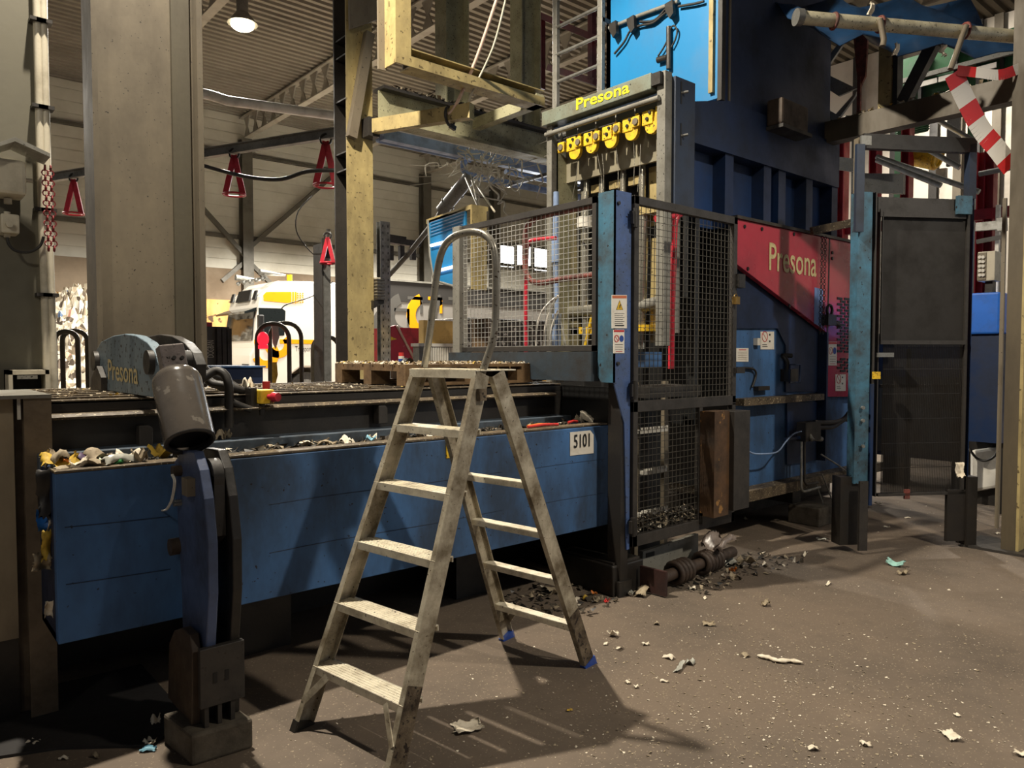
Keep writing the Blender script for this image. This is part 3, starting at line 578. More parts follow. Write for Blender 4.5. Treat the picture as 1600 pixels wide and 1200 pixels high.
# ================================================================ TILTING CYLINDER, BRACKET AND PIVOT ARM
t = thing('cylinder_bracket', 'pale blue arched bracket on the baler deck carrying the tilting cylinder', 'bracket', (1.0, 4.0, 1.36))
ol = [(160, 633), (158, 610), (152, 578), (150, 547), (158, 534), (176, 525), (195, 521.5), (213, 524.5), (230, 535), (242, 551), (248, 570), (247, 592), (241, 612), (240, 652)]
pts = [PX(x, y, .93) for x, y in ol]
for p in pts: p.z = max(p.z, 1.363)
b1 = part('side_plate', MB().prism(pts, (.045, 0, 0)), M_pblue, t, 'pale blue side plate with lettering', bevel=.004)
part('lettering', fit_text('Presona', .105, PX(169, 592, .928), PX(216, 600, .928), (0,0,1), bold=.01), M_cremtxt, b1)
part('side_plate', MB().prism([p+V((.16, 0, 0)) for p in pts], (.045, 0, 0)), M_dark, t, bevel=.004)
for (x, y, nm) in ((153, 570, 'far'), (238, 570, 'near')):
    c = PX(x, y, .93); c.z = 1.52; part('pivot_pin', MB().cyl(c-V((.025, 0, 0)), c+V((.2, 0, 0)), .055, seg=20), M_dark, t)
part('cross_tube', MB().cyl((.96, 3.95, 1.47), (1.1, 3.95, 1.47), .06), M_dark, t)
part('rear_lever', MB().prism([PX(158, 625, .9), PX(140, 620, .9), PX(143, 590, .9), PX(151, 572, .9), PX(158, 590, .9)], (.05, 0, 0)), M_dark, t)
# cylinder
t = thing('tilting_cylinder', 'dark grey hydraulic cylinder leaning in front of the arched bracket', 'cylinder', (.97, 3.3, 1.1))
c0, c1 = PD(277, 598, 3.08), PD(297, 689, 2.95); ax = (c1-c0).normalized()
M_cyl = mat('glossy_grey_cylinder', (84, 78, 72), .22, dirt=(56, 52, 48), amount=.4, scale=5, dots=.25, dotcol=(110, 104, 96), dotscale=24, bump=.05)
q = MB(); prof = [(-.045, .05), (-.04, .078), (-.02, .092), (0, .097), (1, .097)]
ln = (c1-c0).length; q.tube([c0+ax*(ln*a if a > 0 else a) for a, r in prof], [r for a, r in prof], 32, caps=False)
part('barrel', q, M_cyl, t)
part('end_ring', MB().ring(c1, ax, .088, .010, 32), M_dark, t); part('end_face', MB().cyl(c1-ax*.03, c1-ax*.02, .088, seg=32), M_ink, t)
part('neck', MB().cyl(c1-ax*.03, c1-ax*.07, .035), M_dark, t)
e0, e1 = c0-ax*.04, c0-ax*.03 - V((0, 0, 0)) + V((-.01, .02, .12))
part('top_clevis', MB().prof(c0-ax*.05+V((0,0,.0)), c0+V((-.012, .06, .155)), [(-.05, -.03), (.05, -.03), (.05, .03), (-.05, .03)], up=(0, -1, .3)), mat('purple_grey_steel', (124, 114, 110), .4, dirt=(60, 54, 50), amount=.4, scale=9, dots=.3), t, bevel=.006)
for dx in (-.018, .014):
    p = c0+V((dx, -.01, .10)); part('bolt', MB().cyl(p, p+V((0, -.02, .006)), .008, seg=8), M_black, t)
# pivot arm
t = thing('pivot_arm', 'curved black double-plate arm standing on a concrete block before the channel', 'arm', (.98, 3.0, .12))
lft = [(272, 722), (275, 770), (280, 850), (284, 930), (286, 1015)]; fr = [(284, 703), (303, 706), (312, 735), (319, 780), (325, 850), (326, 930), (321, 1030)]
po = [PX(x, y, .93) for x, y in fr] + [PX(x, y, .93) for x, y in lft[::-1]]
M_arm = mat('arm_blue_black', (74, 90, 126), .4, dirt=(44, 44, 50), amount=.55, scale=3)
part('arm_plate', MB().prism(po, (.038, 0, 0)), M_arm, t, bevel=.005)
part('arm_plate', MB().prism([p+V((.092, 0, 0)) for p in po], (.038, 0, 0)), M_black, t, bevel=.005)
part('rod_eye', MB().cyl((.975, 2.98, 1.07), (1.015, 2.98, 1.07), .075, seg=24).prism([(.975, 3.03, 1.1), (.975, 2.91, 1.08), (.975, 2.9, .85), (.975, 2.98, .8)], (.04, 0, 0)), M_dark, t)
for x, y, r in ((279, 853, .035), (283, 735, .022)):
    c = PX(x, y, .93); part('pin', MB().cyl(c-V((.035, 0, 0)), c+V((.16, 0, 0)), r, seg=18), M_rustd, t)
c = PX(283, 785, .93); part('bolt', MB().cyl(c-V((.03, 0, 0)), c, .014, seg=8), M_galv, t)
part('bracket_lug', MB().box((.90, 2.99, 1.0), (.93, 3.06, 1.07)), M_brown, t)
# clevis foot
cp = [PX(x, y, .885) for x, y in [(262, 1085), (264, 1005), (272, 985), (284, 981), (296, 992), (300, 1020), (300, 1143)]]
for p in cp: p.z = max(p.z, .12)
cp[0].z = .12; y0 = min(p.y for p in cp) - .045
part('clevis_plate', MB().prism(cp, (.035, 0, 0)), M_rustd, t, bevel=.004)
part('clevis_front', MB().box((.90, y0+.0, .2), (1.07, y0+.03, .43)), M_dark, t, bevel=.003)
part('clevis_back', MB().box((.92, y0+.10, .12), (1.06, y0+.3, .36)), M_black, t)
for x in (.955, 1.0): part('slot', MB().box((x-.008, y0-.002, .29), (x+.008, y0+.01, .33)), M_ink, t)
for x in (.925, .975, 1.025): part('foot_rib', MB().box((x-.008, y0+.01, .12), (x+.008, y0+.06, .2)), M_dark, t)
part('clevis_plate', MB().prism([p+V((.15, 0, 0)) for p in cp], (.035, 0, 0)), M_black, t, bevel=.004)
wires = smoothpts([PX(x, y, .89) for x, y in [(268, 742), (272, 752), (270, 770), (266, 785), (258, 797), (248, 797), (240, 794)]], 4)
solo('wire_loop', MB().tube(wires, .0035, 5).tube([p+V((0, -.02, .004)) for p in wires], .0035, 5), M_white, 'short pale wire loop hanging beside the top of the pivot arm', 'wire')
solo('concrete_block', MB().prism([PZ(299, 1150, .12), PZ(396, 1122, .12), PZ(396, 1122, .12)+V((-.03, .26, 0)), PZ(299, 1150, .12)+V((-.03, .26, 0))], (0, 0, -.12)), M_concrete, 'low concrete block under the curved pivot arm at lower left', 'block', bevel=.012)
# hydraulic hoses on the deck right of the cylinder
def hose(pts, r, lab, Y=None, m=None, name='hydraulic_hose', cat='hose'):
    P3 = [PY(x, y, Yv) for x, y, Yv in pts]; 
    return solo(name, MB().tube(smoothpts(P3, 5), r, 8), m or M_rubber, lab, cat)
hose([(300, 598, 3.75), (318, 590, 3.75), (336, 580, 3.75), (350, 584, 3.72), (357, 600, 3.7), (358, 630, 3.7), (358, 668, 3.7)], .022, 'thick black hose arching over beside the cylinder')
hose([(298, 566, 3.9), (312, 576, 3.9), (330, 598, 3.85), (350, 603, 3.8), (384, 612, 3.8)], .022, 'black hose leading from the bracket to the white rag')
hose([(310, 606, 3.95), (330, 596, 3.95), (345, 606, 3.95), (365, 606, 3.95), (380, 610, 3.95)], .016, 'thinner black hose lying behind the thick arched hose')
hose([(320, 575, 4.05), (335, 588, 4.05), (350, 592, 4.05), (372, 606, 4.0)], .018, 'black hose sagging behind the others on the deck')
hose([(362, 628, 3.7), (375, 634, 3.7), (392, 640, 3.7)], .018, 'short pipe stub poking out below the emergency stop')
scrap('litter_scrap', 388, 607, 1.365, .06, .05, .07, 'w', 'white rag scrap at the end of the black hose', onY=3.8)
for x, y, m, lab in [(352, 665, 'd', 'grey paper lump under the thick arched hose'), (340, 667, 'd', 'second grey paper lump left of the thick hose end')]: scrap('litter_scrap', x, y, 1.136, .06, .05, .05, m, lab, onY=3.7)
# emergency stop
t = thing('emergency_stop', 'yellow emergency stop box with red button on the deck edge', 'switch', PY(413, 632, 3.72))
a, b = PY(399, 630.5, 3.72), PY(425, 608, 3.72)
part('housing', MB().box((a.x, 3.66, a.z), (b.x-.012, 3.75, b.z)), M_yellow, t, bevel=.006)
k = PY(420, 620, 3.66); part('button', MB().cyl(k, k+V((.02, -.05, 0)), .014).cyl(k+V((.012, -.03, 0)), k+V((.024, -.06, 0)), .026, .022, 16), M_redrod, t)
part('cable_gland', MB().cyl((k.x-.02, 3.7, a.z), (k.x-.02, 3.7, a.z-.06), .014), M_black, t)
part('bracket', MB().box((a.x-.03, 3.7, a.z-.04), (a.x, 3.82, b.z+.01)), M_black, t)
solo('red_cup', MB().cyl(PY(416, 609, 3.85), PY(416, 596, 3.85), .018, .02), LM['r'], 'small red plastic cup standing behind the emergency stop', 'cup')
t = thing('lever_handle', 'pale looped lever handle on the deck just left of the corner post', 'handle', PY(884, 597, 3.79)); c = V(t.location); c.z = 1.362; t.location = c
part('base', MB().box(c+V((-.05, -.03, 0)), c+V((.06, .05, .035))), M_black, t); part('loop', MB().tube(smoothpts([c+V((-.03, 0, .03)), c+V((-.045, 0, .065)), c+V((-.02, 0, .085)), c+V((.04, 0, .075)), c+V((.06, 0, .05)), c+V((.055, 0, .03))], 4), .008, 8), M_cream, t)
# ================================================================ PALLET ON THE DECK
t = thing('wooden_pallet', 'weathered wooden pallet lying on the baler deck behind the stepladder', 'pallet', (3.03, 4.29, 1.362))
x0, x1, y0, y1, z0 = 2.43, 3.47, 3.83, 4.75, 1.364
for k in range(7): part('top_board', MB().box((x0, y0+k*.132, z0+.112), (x1, y0+k*.132+.118, z0+.132)), M_wood, t)
for x in (x0, (x0+x1)/2-.05, x1-.1): part('stringer', MB().box((x, y0, z0+.09), (x+.1, y1-.01, z0+.112)), M_wood, t)
for x in (x0, (x0+x1)/2-.07, x1-.14):
    for y in (y0, (y0+y1)/2-.05, y1-.11): part('block', MB().box((x, y, z0+.018), (x+.14, y+.1, z0+.09)), M_wood, t)
for y in (y0, (y0+y1)/2-.05, y1-.11): part('skid_board', MB().box((x0, y, z0), (x1, y+.1, z0+.018)), M_wood, t)
tag(mesh_obj('pallet_litter', litter_mass(x0, x1, y0, y1, z0+.133, 900, 9, (.01, .03), .012), [LM['w'], LM['d'], LM['d'], M_paperd, LM['y']]), 'layer of pale paper crumbs covering the pallet top', 'litter', kind='stuff')
t = thing('spray_can', 'small white and pink can standing on the pallet', 'can', PY(627, 566, 4.4)); c = V(t.location); c.z = z0+.133; t.location = c
part('body', MB().cyl(c, c+V((0, 0, .05)), .02), M_white, t); part('cap', MB().cyl(c+V((0, 0, .05)), c+V((0, 0, .075)), .018), LM['r'], t); part('band', MB().cyl(c+V((0,0,.012)), c+V((0,0,.03)), .0206), M_inkblue, t)
solo('black_glove', crumple(PY(637, 566, 4.35)*1, .10, .06, .04, 77), M_rubber, 'crumpled black glove lying beside the small can on the pallet', 'glove').location.z = z0+.135
# ================================================================ STEPLADDER
cx, cy, th, hh, wf, wt, wb, A, a_, B, b_ = 1.997, 2.686, .159, 1.489, .298, .205, .279, .70, .112, .679, .06
ax = V((math.cos(th), math.sin(th), 0)); wd = V((math.sin(th), -math.cos(th), 0)); cc = V((cx, cy, 0))
LT = thing('stepladder', 'scuffed aluminium stepladder with hooped handrail standing in front of the baler', 'stepladder', cc)
def LP(fr, s, u):      # point on the front (fr) or back rail, side s, height fraction u
    A0, w0, A1, w1 = (-A, wf, -a_, wt) if fr else (B, wb, b_, wt)
    return cc + ax*(A0+(A1-A0)*u) + wd*s*(w0+(w1-w0)*u) + V((0, 0, hh*u))
for fr in (1, 0):
    for s in (-1, 1):
        p0, p1 = LP(fr, s, 0.0), LP(fr, s, 1.0); d = (p1-p0).normalized(); nrm = d.cross(wd).normalized()
        u = (wd - d*wd.dot(d)).normalized()*s      # outward
        e = nrm if nrm.dot(ax) > 0 else -nrm
        W = .082; q = MB(); off = (e*(W/2) if fr else -e*(W/2))
        q.obox((p0+p1)/2+off, d, e, u, (p1-p0).length, W, .004)
        for k in (-1, 1): q.obox((p0+p1)/2+off+e*k*(W/2-.002)-u*.012, d, e, u, (p1-p0).length, .004, .026)
        rl = part('front_rail' if fr else 'back_rail', q, M_alu, LT, bevel=.001)
        q = MB(); m0 = p0+d*.02+off; q.obox(m0-u*.008, d, e, u, .05, W+.008, .034); part('foot_cap', q, M_inkblue if not fr else M_black, rl)
        q = MB(); q.obox(p0+d*.17+off+u*.0028, d, e, u, .34, W*.96, .0016); part('dried_mud', q, M_aludirty, rl, 'dried mud on the lower rail')
nt_ = 5
for i in range(1, nt_+1):
    u = i/6.; l, r = LP(1, -1, u), LP(1, 1, u); q = MB(); dp = .10
    q.add([l, r, r+ax*dp, l+ax*dp, l-V((0,0,.004)), r-V((0,0,.004)), r+ax*dp-V((0,0,.004)), l+ax*dp-V((0,0,.004))], [(0,1,2,3), (7,6,5,4), (0,4,5,1), (1,5,6,2), (2,6,7,3), (3,7,4,0)])
    q.obox((l+r)/2-V((0,0,.016)), wd, ax, V((0,0,1)), (r-l).length, .004, .032); q.obox((l+r)/2+ax*dp-V((0,0,.012)), wd, ax, V((0,0,1)), (r-l).length, .004, .024)
    for k in range(6): q.obox((l+r)/2+ax*(.012+k*.015)+V((0,0,.001)), wd, ax, V((0,0,1)), (r-l).length*.98, .004, .002)
    tr = part('tread', q, M_rung, LT)
    for s, p in ((-1, l), (1, r)): part('rivet', MB().cyl(p+V((0,0,-.02))-ax*.006-wd*s*.006, p+V((0,0,-.02))-ax*.001-wd*s*.006, .006, seg=8), M_steel, tr)
l, r = LP(1, -1, 1), LP(1, 1, 1); lb, rb = LP(0, -1, 1), LP(0, 1, 1); q = MB()
q.prism([l-ax*.01-wd*.006, r-ax*.01+wd*.006, rb+ax*.075+wd*.006, lb+ax*.075-wd*.006], (0, 0, -.005)); q.obox((l+r)/2-ax*.01-V((0,0,.018)), wd, ax, V((0,0,1)), (r-l).length, .005, .036)
for k in range(9): q.obox((l+r)/2+ax*(.005+k*.02)+V((0,0,.001)), wd, ax, V((0,0,1)), (r-l).length, .005, .003)
part('platform', q, M_rung, LT)
for i in range(1, 6):
    u = i/6. - .02; l, r = LP(0, -1, u), LP(0, 1, u); q = MB(); n = (LP(0, 1, 1)-LP(0, 1, 0)).normalized()
    q.obox((l+r)/2-ax*.03, wd, ax, V((0,0,1)), (r-l).length, .06, .005); q.obox((l+r)/2-ax*.06-V((0,0,.013)), wd, ax, V((0,0,1)), (r-l).length, .004, .026)
    if i < 5: part('back_rung', q, M_rung, LT)
for s in (-1, 1):
    for fr, uu in ((1, 1/6.), (0, 1/6.-.02)):
        p, e2 = LP(fr, s, uu), LP(fr, s, uu*.45); part('corner_brace', MB().bar(p-wd*s*.10-V((0,0,.02)), e2-wd*s*.01, .03, .004, up=(ax.x, ax.y, 0)), M_alu, LT)
# hooped handrail
hp = [(663, 573), (668, 545), (674, 500), (681, 440), (687, 405), (695, 384), (708, 371), (725, 364), (742, 362.5), (757, 367), (768, 378), (773, 395), (775, 430), (774, 500), (772, 535), (767, 560), (760, 590), (752, 618)]
hn = (math.cos(th), math.sin(th), 0); HP0 = cc - ax*.02
P3 = [PP(x, y, HP0, hn) for x, y in hp]
for i in range(4): P3[-1-i] = P3[-1-i] - ax*(.05*(4-i)/4)
part('handrail', MB().tube(smoothpts(P3, 4), .0165, 12), mat('dull_grey_tube', (140, 136, 126), .38, .35, dirt=(92, 84, 72), amount=.4, scale=8, dots=.35, dotcol=(64, 50, 34)), LT)
p = LP(1, 1, .93); part('handrail_clamp', MB().obox(p+wd*.012+ax*.05, wd, ax, V((0,0,1)), .022, .04, .05), M_aludirty, LT)
# ================================================================ FENCE, POST, DOOR
t = thing('corner_post', 'blue and teal square corner post carrying two safety stickers', 'post', (3.58, 3.17, 0))
q = MB().prism([(3.5, 3.1, 2.58), (3.5, 3.24, 2.58), (3.5, 3.24, 1.42), (3.5, 3.21, 1.38), (3.5, 3.1, 1.38)], (.01, 0, 0)); part('side_plate', q, M_teal, t)
M_post = mat('post_blue_paint', (70, 96, 150), .45, dirt=(66, 74, 82), amount=.5, scale=4, dots=.3, dotscale=60)
part('front_plate', MB().prism([(3.5, 3.1, 2.58), (3.655, 3.1, 2.58), (3.655, 3.1, .3), (3.63, 3.1, .3), (3.60, 3.1, 1.12), (3.5, 3.1, 1.38)], (0, .01, 0)), M_post, t)
part('core', MB().box((3.58, 3.11, 0.1), (3.65, 3.22, 2.57)).box((3.51, 3.11, 1.45), (3.58, 3.22, 2.57)), M_black, t)
part('foot', MB().box((3.56, 3.1, 0), (3.68, 3.24, .1)), M_black, t)
def sticker(parent, f, x0, y0, x1, y1, head, kind, d):   # f maps pixel -> point, d = outward vector
    a, b, c, e = f(x0, y1), f(x1, y1), f(x1, y0), f(x0, y0); d = V(d)
    s = part('safety_sticker', MB().prism([a, b, c, e], d*.003), M_label, parent, 'white safety sticker')
    def L(u, v): return a.lerp(b, u).lerp(e.lerp(c, u), v) + d*.0035
    def rect(u0, v0, u1, v1): return MB().prism([L(u0, v0), L(u1, v0), L(u1, v1), L(u0, v1)], d*.001)
    if head: part('header_band', rect(.03, .9, .97, .985), head, s)
    w = (b-a).length; h = (e-a).length
    if kind == 'tri':
        part('symbol', MB().prism([L(.28, .56), L(.72, .56), L(.5, .56+.40*w/h)], d*.001), M_yellow, s); part('symbol', MB().tube([L(.28, .56), L(.72, .56), L(.5, .56+.40*w/h)], .0022, 4, closed=True).tube([L(.5, .6), L(.5, .56+.2*w/h)], .003, 4), M_ink, s)
        for k in range(6): part('text_line', rect(.18, .44-k*.06, .82-.1*(k % 2), .452-k*.06), M_ink, s)
        part('text_line', rect(.2, .07, .8, .1), M_ink, s)
    elif kind == 'pro':
        r = .2*w
        part('symbol', MB().ring(L(.27, .62), d, r, .003, 14, 4).tube([L(.27, .62)+V((-.7*r, 0, .7*r)), L(.27, .62)+V((.7*r, 0, -.7*r))], .002, 4), M_inkred, s)
        part('symbol', MB().cyl(L(.73, .62), L(.73, .62)+d*.001, r, seg=14), M_inkblue, s)
        for k in range(3): part('text_line', rect(.15, .36-k*.1, .85, .375-k*.1), M_ink, s)
        if head: part('text_line', rect(.2, .06, .8, .08), M_inkred, s)
    elif kind == 'no':
        r = .2*w; part('symbol', MB().ring(L(.3, .72), d, r, .0035, 14, 4).tube([L(.3, .72)+V((-.7*r, 0, .7*r)), L(.3, .72)+V((.7*r, 0, -.7*r))], .0025, 4), M_inkred, s)
        for v in (.82, .45): part('symbol', rect(.62, v-.05, .72, v+.05), M_ink, s)
        part('text_line', rect(.12, .25, .45, .28), M_ink, s); part('text_line', rect(.12, .15, .5, .18), M_ink, s)
    else:
        part('text_line', rect(.2, .85, .8, .9), M_inkred, s)
        for k in range(5): part('text_line', rect(.12, .7-k*.13, .88, .72-k*.13), M_paperd, s)
    return s
fp = lambda x, y: PY(x, y, 3.099)
sticker(t, fp, 955.5, 461, 979, 513, mat('orange_ink', (196, 110, 70), .5, amount=.1, bump=0), 'tri', (0, -1, 0)); sticker(t, fp, 958, 515, 975, 552, M_inkred, 'pro', (0, -1, 0))
for z in (2.5, 1.5): part('bolt', MB().cyl((3.53, 3.1, z), (3.53, 3.088, z), .012, seg=8), M_black, t)
# mesh panel on the left side of the press chamber
t = thing('mesh_panel', 'dark framed wire mesh panel left of the blue corner post', 'mesh panel', (3.5, 4.0, 1.58))
y0, y1, z0, z1 = 3.245, 4.76, 1.58, 2.56
q = MB().box((3.485, y0, z1-.04), (3.525, y1, z1)).box((3.485, y0, z0), (3.525, y1, z0+.035)).box((3.485, y0, z0), (3.525, y0+.035, z1)); part('frame', q, M_dark, t)
part('side_stile', MB().box((3.46, y1-.09, z0-.02), (3.54, y1, z1)), M_grey, t, 'pale grey end stile', bevel=.004)
part('wire_mesh', MB().lattice((3.505, y0, z0), (0, y1-y0, 0), (0, 0, z1-z0), 34, 27, .0022), M_wireL, t)
part('handle_tube', MB().tube([PX(940, 318, 3.54)]+smoothpts([PX(x, y, 3.54) for x, y in [(905, 325), (850, 337), (832, 345), (822, 360), (820, 400), (822, 425), (830, 438), (845, 442), (880, 436), (928, 430)]], 4), .02, 8), M_rust, t, 'rusty red bent tube')
part('handle_tube', MB().tube(smoothpts([PX(x, y, 3.75) for x, y in [(822, 560), (821, 470), (823, 400), (826, 380), (835, 375), (868, 372)]], 3), .016, 8), M_redrod, t, 'red bent tube behind the mesh')
solo('sill_beam', MB().box((3.45, 3.25, 1.385), (3.53, 4.8, 1.575)), mat('sill_dark_blue', (52, 64, 74), .5, dirt=(36, 34, 32), amount=.6, scale=5), 'dark sill beam under the left mesh panel', 'beam')
# mesh door
t = thing('mesh_door', 'tall dark framed wire mesh door right of the blue corner post', 'door', (4.24, 3.1, .31))
X0, X1, Z0, Z1, YD = 3.665, 4.83, .312, 2.567, 3.08
f = .045
for nm, a, b in [('stile', (X0, Z0), (X0+f, Z1)), ('stile', (X1-f, 1.2), (X1, Z1)), ('stile', (X1-f, Z0), (X1, 1.2)), ('top_rail', (X0, Z1-.055), (X1, Z1)), ('middle_rail', (X0, 1.185), (X1, 1.255)), ('bottom_rail', (X0, Z0), (X1, Z0+.075))]:
    part(nm, MB().box((a[0], YD, a[1]), (b[0], YD+.04, b[1])), M_dark, t, bevel=.003)
xm = PY(1095, 760, YD).x
part('stile', MB().box((xm-.02, YD+.002, Z0+.06), (xm+.02, YD+.038, 1.2)), M_dark, t, bevel=.003)
part('wire_mesh', MB().lattice((X0+f, YD+.02, 1.255), (X1-X0-2*f, 0, 0), (0, 0, Z1-1.31), 24, 29, .0022), M_wire, t)
part('wire_mesh', MB().lattice((X0+f, YD+.02, Z0+.07), (xm-X0-f, 0, 0), (0, 0, 1.19-Z0-.07), 16, 19, .0022), M_wire, t)
for z in (2.42, 1.33, .45): part('hinge', MB().cyl((X0-.01, YD-.012, z-.06), (X0-.01, YD-.012, z+.06), .018, seg=10).box((X0-.04, YD-.02, z-.04), (X0+.02, YD, z+.04)), M_black, t)
part('latch', MB().box((X1-.02, YD-.03, 2.05), (X1+.06, YD+.02, 2.15)).box((X1-.04, YD-.03, 1.42), (X1+.07, YD, 1.46)), M_black, t)
c = PY(1149, 468, YD-.02); part('padlock', MB().box(c+V((-.02, -.02, -.035)), c+V((.03, .015, .02))).tube(arc(c+V((.005, 0, .02)), (1,0,0), (0,0,1), .02, 0, 180, 8), .004, 6), mat('brass', (150, 120, 64), .4, .6, amount=.3), t, 'brass padlock')
solo('mesh_litter', litter_mass(X0+.08, xm, YD+.03, YD+.10, Z0+.06, 420, 11, (.012, .045), .12), LDARK, 'dark shredded paper caught along the foot of the mesh door', 'litter', kind='stuff')
a, b = PY(1102, 780, YD-.05), PY(1149, 639, YD-.05)
t = thing('guard_box', 'brown dirt-stained steel box on the lower right of the mesh door', 'guard', ((a.x+b.x)/2, YD, .4))
part('side_face', MB().box((a.x, YD-.12, .42), ((a.x+b.x)/2-.0, YD-.002, b.z)), mat('rust_brown_steel', (92, 66, 42), .6, dirt=(48, 36, 26), amount=.6, scale=5, dots=.3, dotcol=(150, 110, 60), dotscale=14), t)
part('front_face', MB().box(((a.x+b.x)/2, YD-.16, .45), (b.x+.02, YD-.002, b.z-.005)), M_dark, t, bevel=.003)
part('bracket', MB().box((a.x, YD-.03, .36), (b.x, YD-.002, .44)), M_black, t)
# foot of the press chamber
t = thing('foot_block', 'black square foot block on the floor below the blue corner post', 'block', PZ(958, 934))
a = PZ(958, 934); b_ = PZ(999, 917); a.z = 0
part('block', MB().box((a.x, a.y, 0), (b_.x+.0, a.y+.5, .2)), M_black, t, bevel=.01)
part('rim', MB().box((a.x+.02, a.y+.02, .2), (b_.x-.02, a.y+.48, .215)), M_dark, t)
zf = lambda x, y: PY(x, y, 3.22)
t = thing('skirt_plate', 'scratched grey steel skirt plate on the floor under the mesh door', 'plate', (4.2, 3.22, 0))
p = [zf(1001, 912), zf(1005, 862), zf(1091, 834), zf(1091, 880)]; p[0].z = 0.0; p[3].z = 0.0
part('plate', MB().prism(p, (0, .03, 0)), M_grey, t); c = zf(1012, 866); part('slot', MB().box(c+V((-.02, -.004, -.02)), c+V((.07, .002, .01))), M_ink, t)
a, b = PZ(1028, 905, .09), PZ(1145, 862, .09); d = (b-a)
q = MB().cyl(a, b, .04, seg=14)
t = thing('spring_shaft', 'rusty dark shaft with coil springs lying before the skirt plate', 'shaft', (a+b)/2-V((0, 0, .08)))
M_spr = mat('rusty_dark_spring', (70, 56, 46), .6, dirt=(38, 30, 26), amount=.5, scale=10)
part('shaft', q, M_spr, t)
for u0, n in ((.2, 4), (.55, 5)):
    for k in range(n): c = a+d*(u0+k*.045); part('coil', MB().ring(c, d, .065, .020, 18, 7), M_spr, t)
part('end_plate', MB().obox(a-d.normalized()*.05, d, (0,0,1), (d.y, -d.x, 0), .02, .16, .2), mat('dark_red_plate', (60, 36, 32), .6, amount=.4), t)
# floor level inside the chamber: teeth bars and ladder-like frame
t = thing('needle_frame', 'dark frame with pale toothed bars inside the mesh door', 'frame', (3.95, 3.6, 0))
for k, (xx, yy, w_) in enumerate([(1000, 608, 44), (1000, 672, 44), (1006, 736, 36), (1002, 802, 42)]):
    a, b = PY(xx, yy, 3.55), PY(xx+w_, yy-4, 3.55); q = MB().box((a.x, 3.55, a.z-.03), (b.x, 3.6, a.z-.005)); n = 10
    for i in range(n): x = a.x+(b.x-a.x)*(i+.2)/n; q.box((x, 3.545, a.z-.006), (x+(b.x-a.x)*.06, 3.56, a.z+.016))
    part('toothed_bar', q, M_white, t)
for xx in (1000, 1046): c = PY(xx, 700, 3.57); part('upright', MB().box((c.x-.02, 3.6, 0), (c.x+.02, 3.64, 1.35)), M_brown, t)
part('light_block_sheet', MB().box((3.70, 3.26, 0), (3.715, 4.95, 1.34)), M_ink, t)  # sheet added to stop stray light reaching the floor below the channel
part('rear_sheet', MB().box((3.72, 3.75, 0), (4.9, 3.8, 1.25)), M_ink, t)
# ================================================================ TYING TOWER
TX = 4.42
def QX(x, y, o=0.): return PX(x, y, TX-o)
yl, yr = QX(866, 200).y, QX(1044, 150).y
t = thing('tying_tower', 'grey wire tying tower with lettered header and yellow wire guides', 'tower', (TX+.2, (yl+yr)/2, 0))
zt = QX(1036, 108, .1).z
a, b = QX(862, 192, .1), QX(1034, 133, .1); h_ = QX(1034, 107, .1).z-b.z
M_hdr = mat('header_grey_green', (116, 124, 112), .5, dirt=(94, 88, 66), amount=.5, scale=4, dots=.3)
hz0 = (a.z+b.z)/2
hd = part('header_box', MB().box((TX-.1, yr+.08, hz0), (TX+.05, yl+.05, hz0+h_)), M_hdr, t, bevel=.006)
part('lettering', fit_text('Presona', h_*.72, PX(899, 172, TX-.103), PX(983, 144, TX-.103), (0,0,1), depth=.001, bold=.02), M_yeltxt, hd)
part('header_end', MB().box((TX-.095, yr+.0, hz0+.02), (TX+.05, yr+.08, hz0+h_-.01)), M_black, t)
part('rail', MB().tube([(TX-.08, yr+.02, hz0-.075), (TX-.08, yl+.02, hz0-.075)], .02, 10), M_grey, t); part('rail', MB().tube([(TX-.02, yr+.02, hz0-.03), (TX-.02, yl+.02, hz0-.03)], .016, 10), M_bluepipe, t)
part('upright', MB().box((TX-.06, yr-.02, 1.62), (TX+.02, yr+.055, hz0+h_)), M_grey, t, bevel=.003); part('upright', MB().box((TX-.06, yl-.03, 0), (TX+.02, yl+.03, hz0+.02)), M_grey, t, bevel=.003)
M_navyd = mat('tower_side_navy', (40, 52, 72), .5, dirt=(28, 30, 36), amount=.5, scale=3)
part('side_plate', MB().box((TX+.02, yr-.05, 2.65), (TX+.26, yr+.0, hz0+h_-.03)), M_navyd, t, bevel=.004)
for zz in (hz0-.1, hz0-.4): part('slot', MB().box((TX+.08, yr-.053, zz), (TX+.095, yr-.049, zz+.16)), M_ink, t)
for zz in (hz0-.02, hz0-.33): part('bolt', MB().tube([(TX+.09, yr-.05, zz), (TX+.12, yr-.09, zz+.005)], .01, 6), M_galv, t)
zp = QX(950, 262, -.12).z
part('panel', MB().box((TX+.12, yr+.05, QX(1030, 250, -.12).z+.0), (TX+.15, yl-.02, hz0)), mat('panel_grey_beige', (134, 128, 108), .5, dirt=(106, 98, 80), amount=.4, scale=3), t)
part('shelf', MB().box((TX-.0, yr+.05, hz0-.13), (TX+.15, yl, hz0-.115)), M_dark, t)
part('side_wing', MB().prism([(TX+.0, yl-.03, hz0-.2), (TX+.25, yl-.03, hz0-.3), (TX+.3, yl-.03, 1.4), (TX+.0, yl-.03, 1.4)], (0, .02, 0)), M_greenb, t)
KX = TX-.02
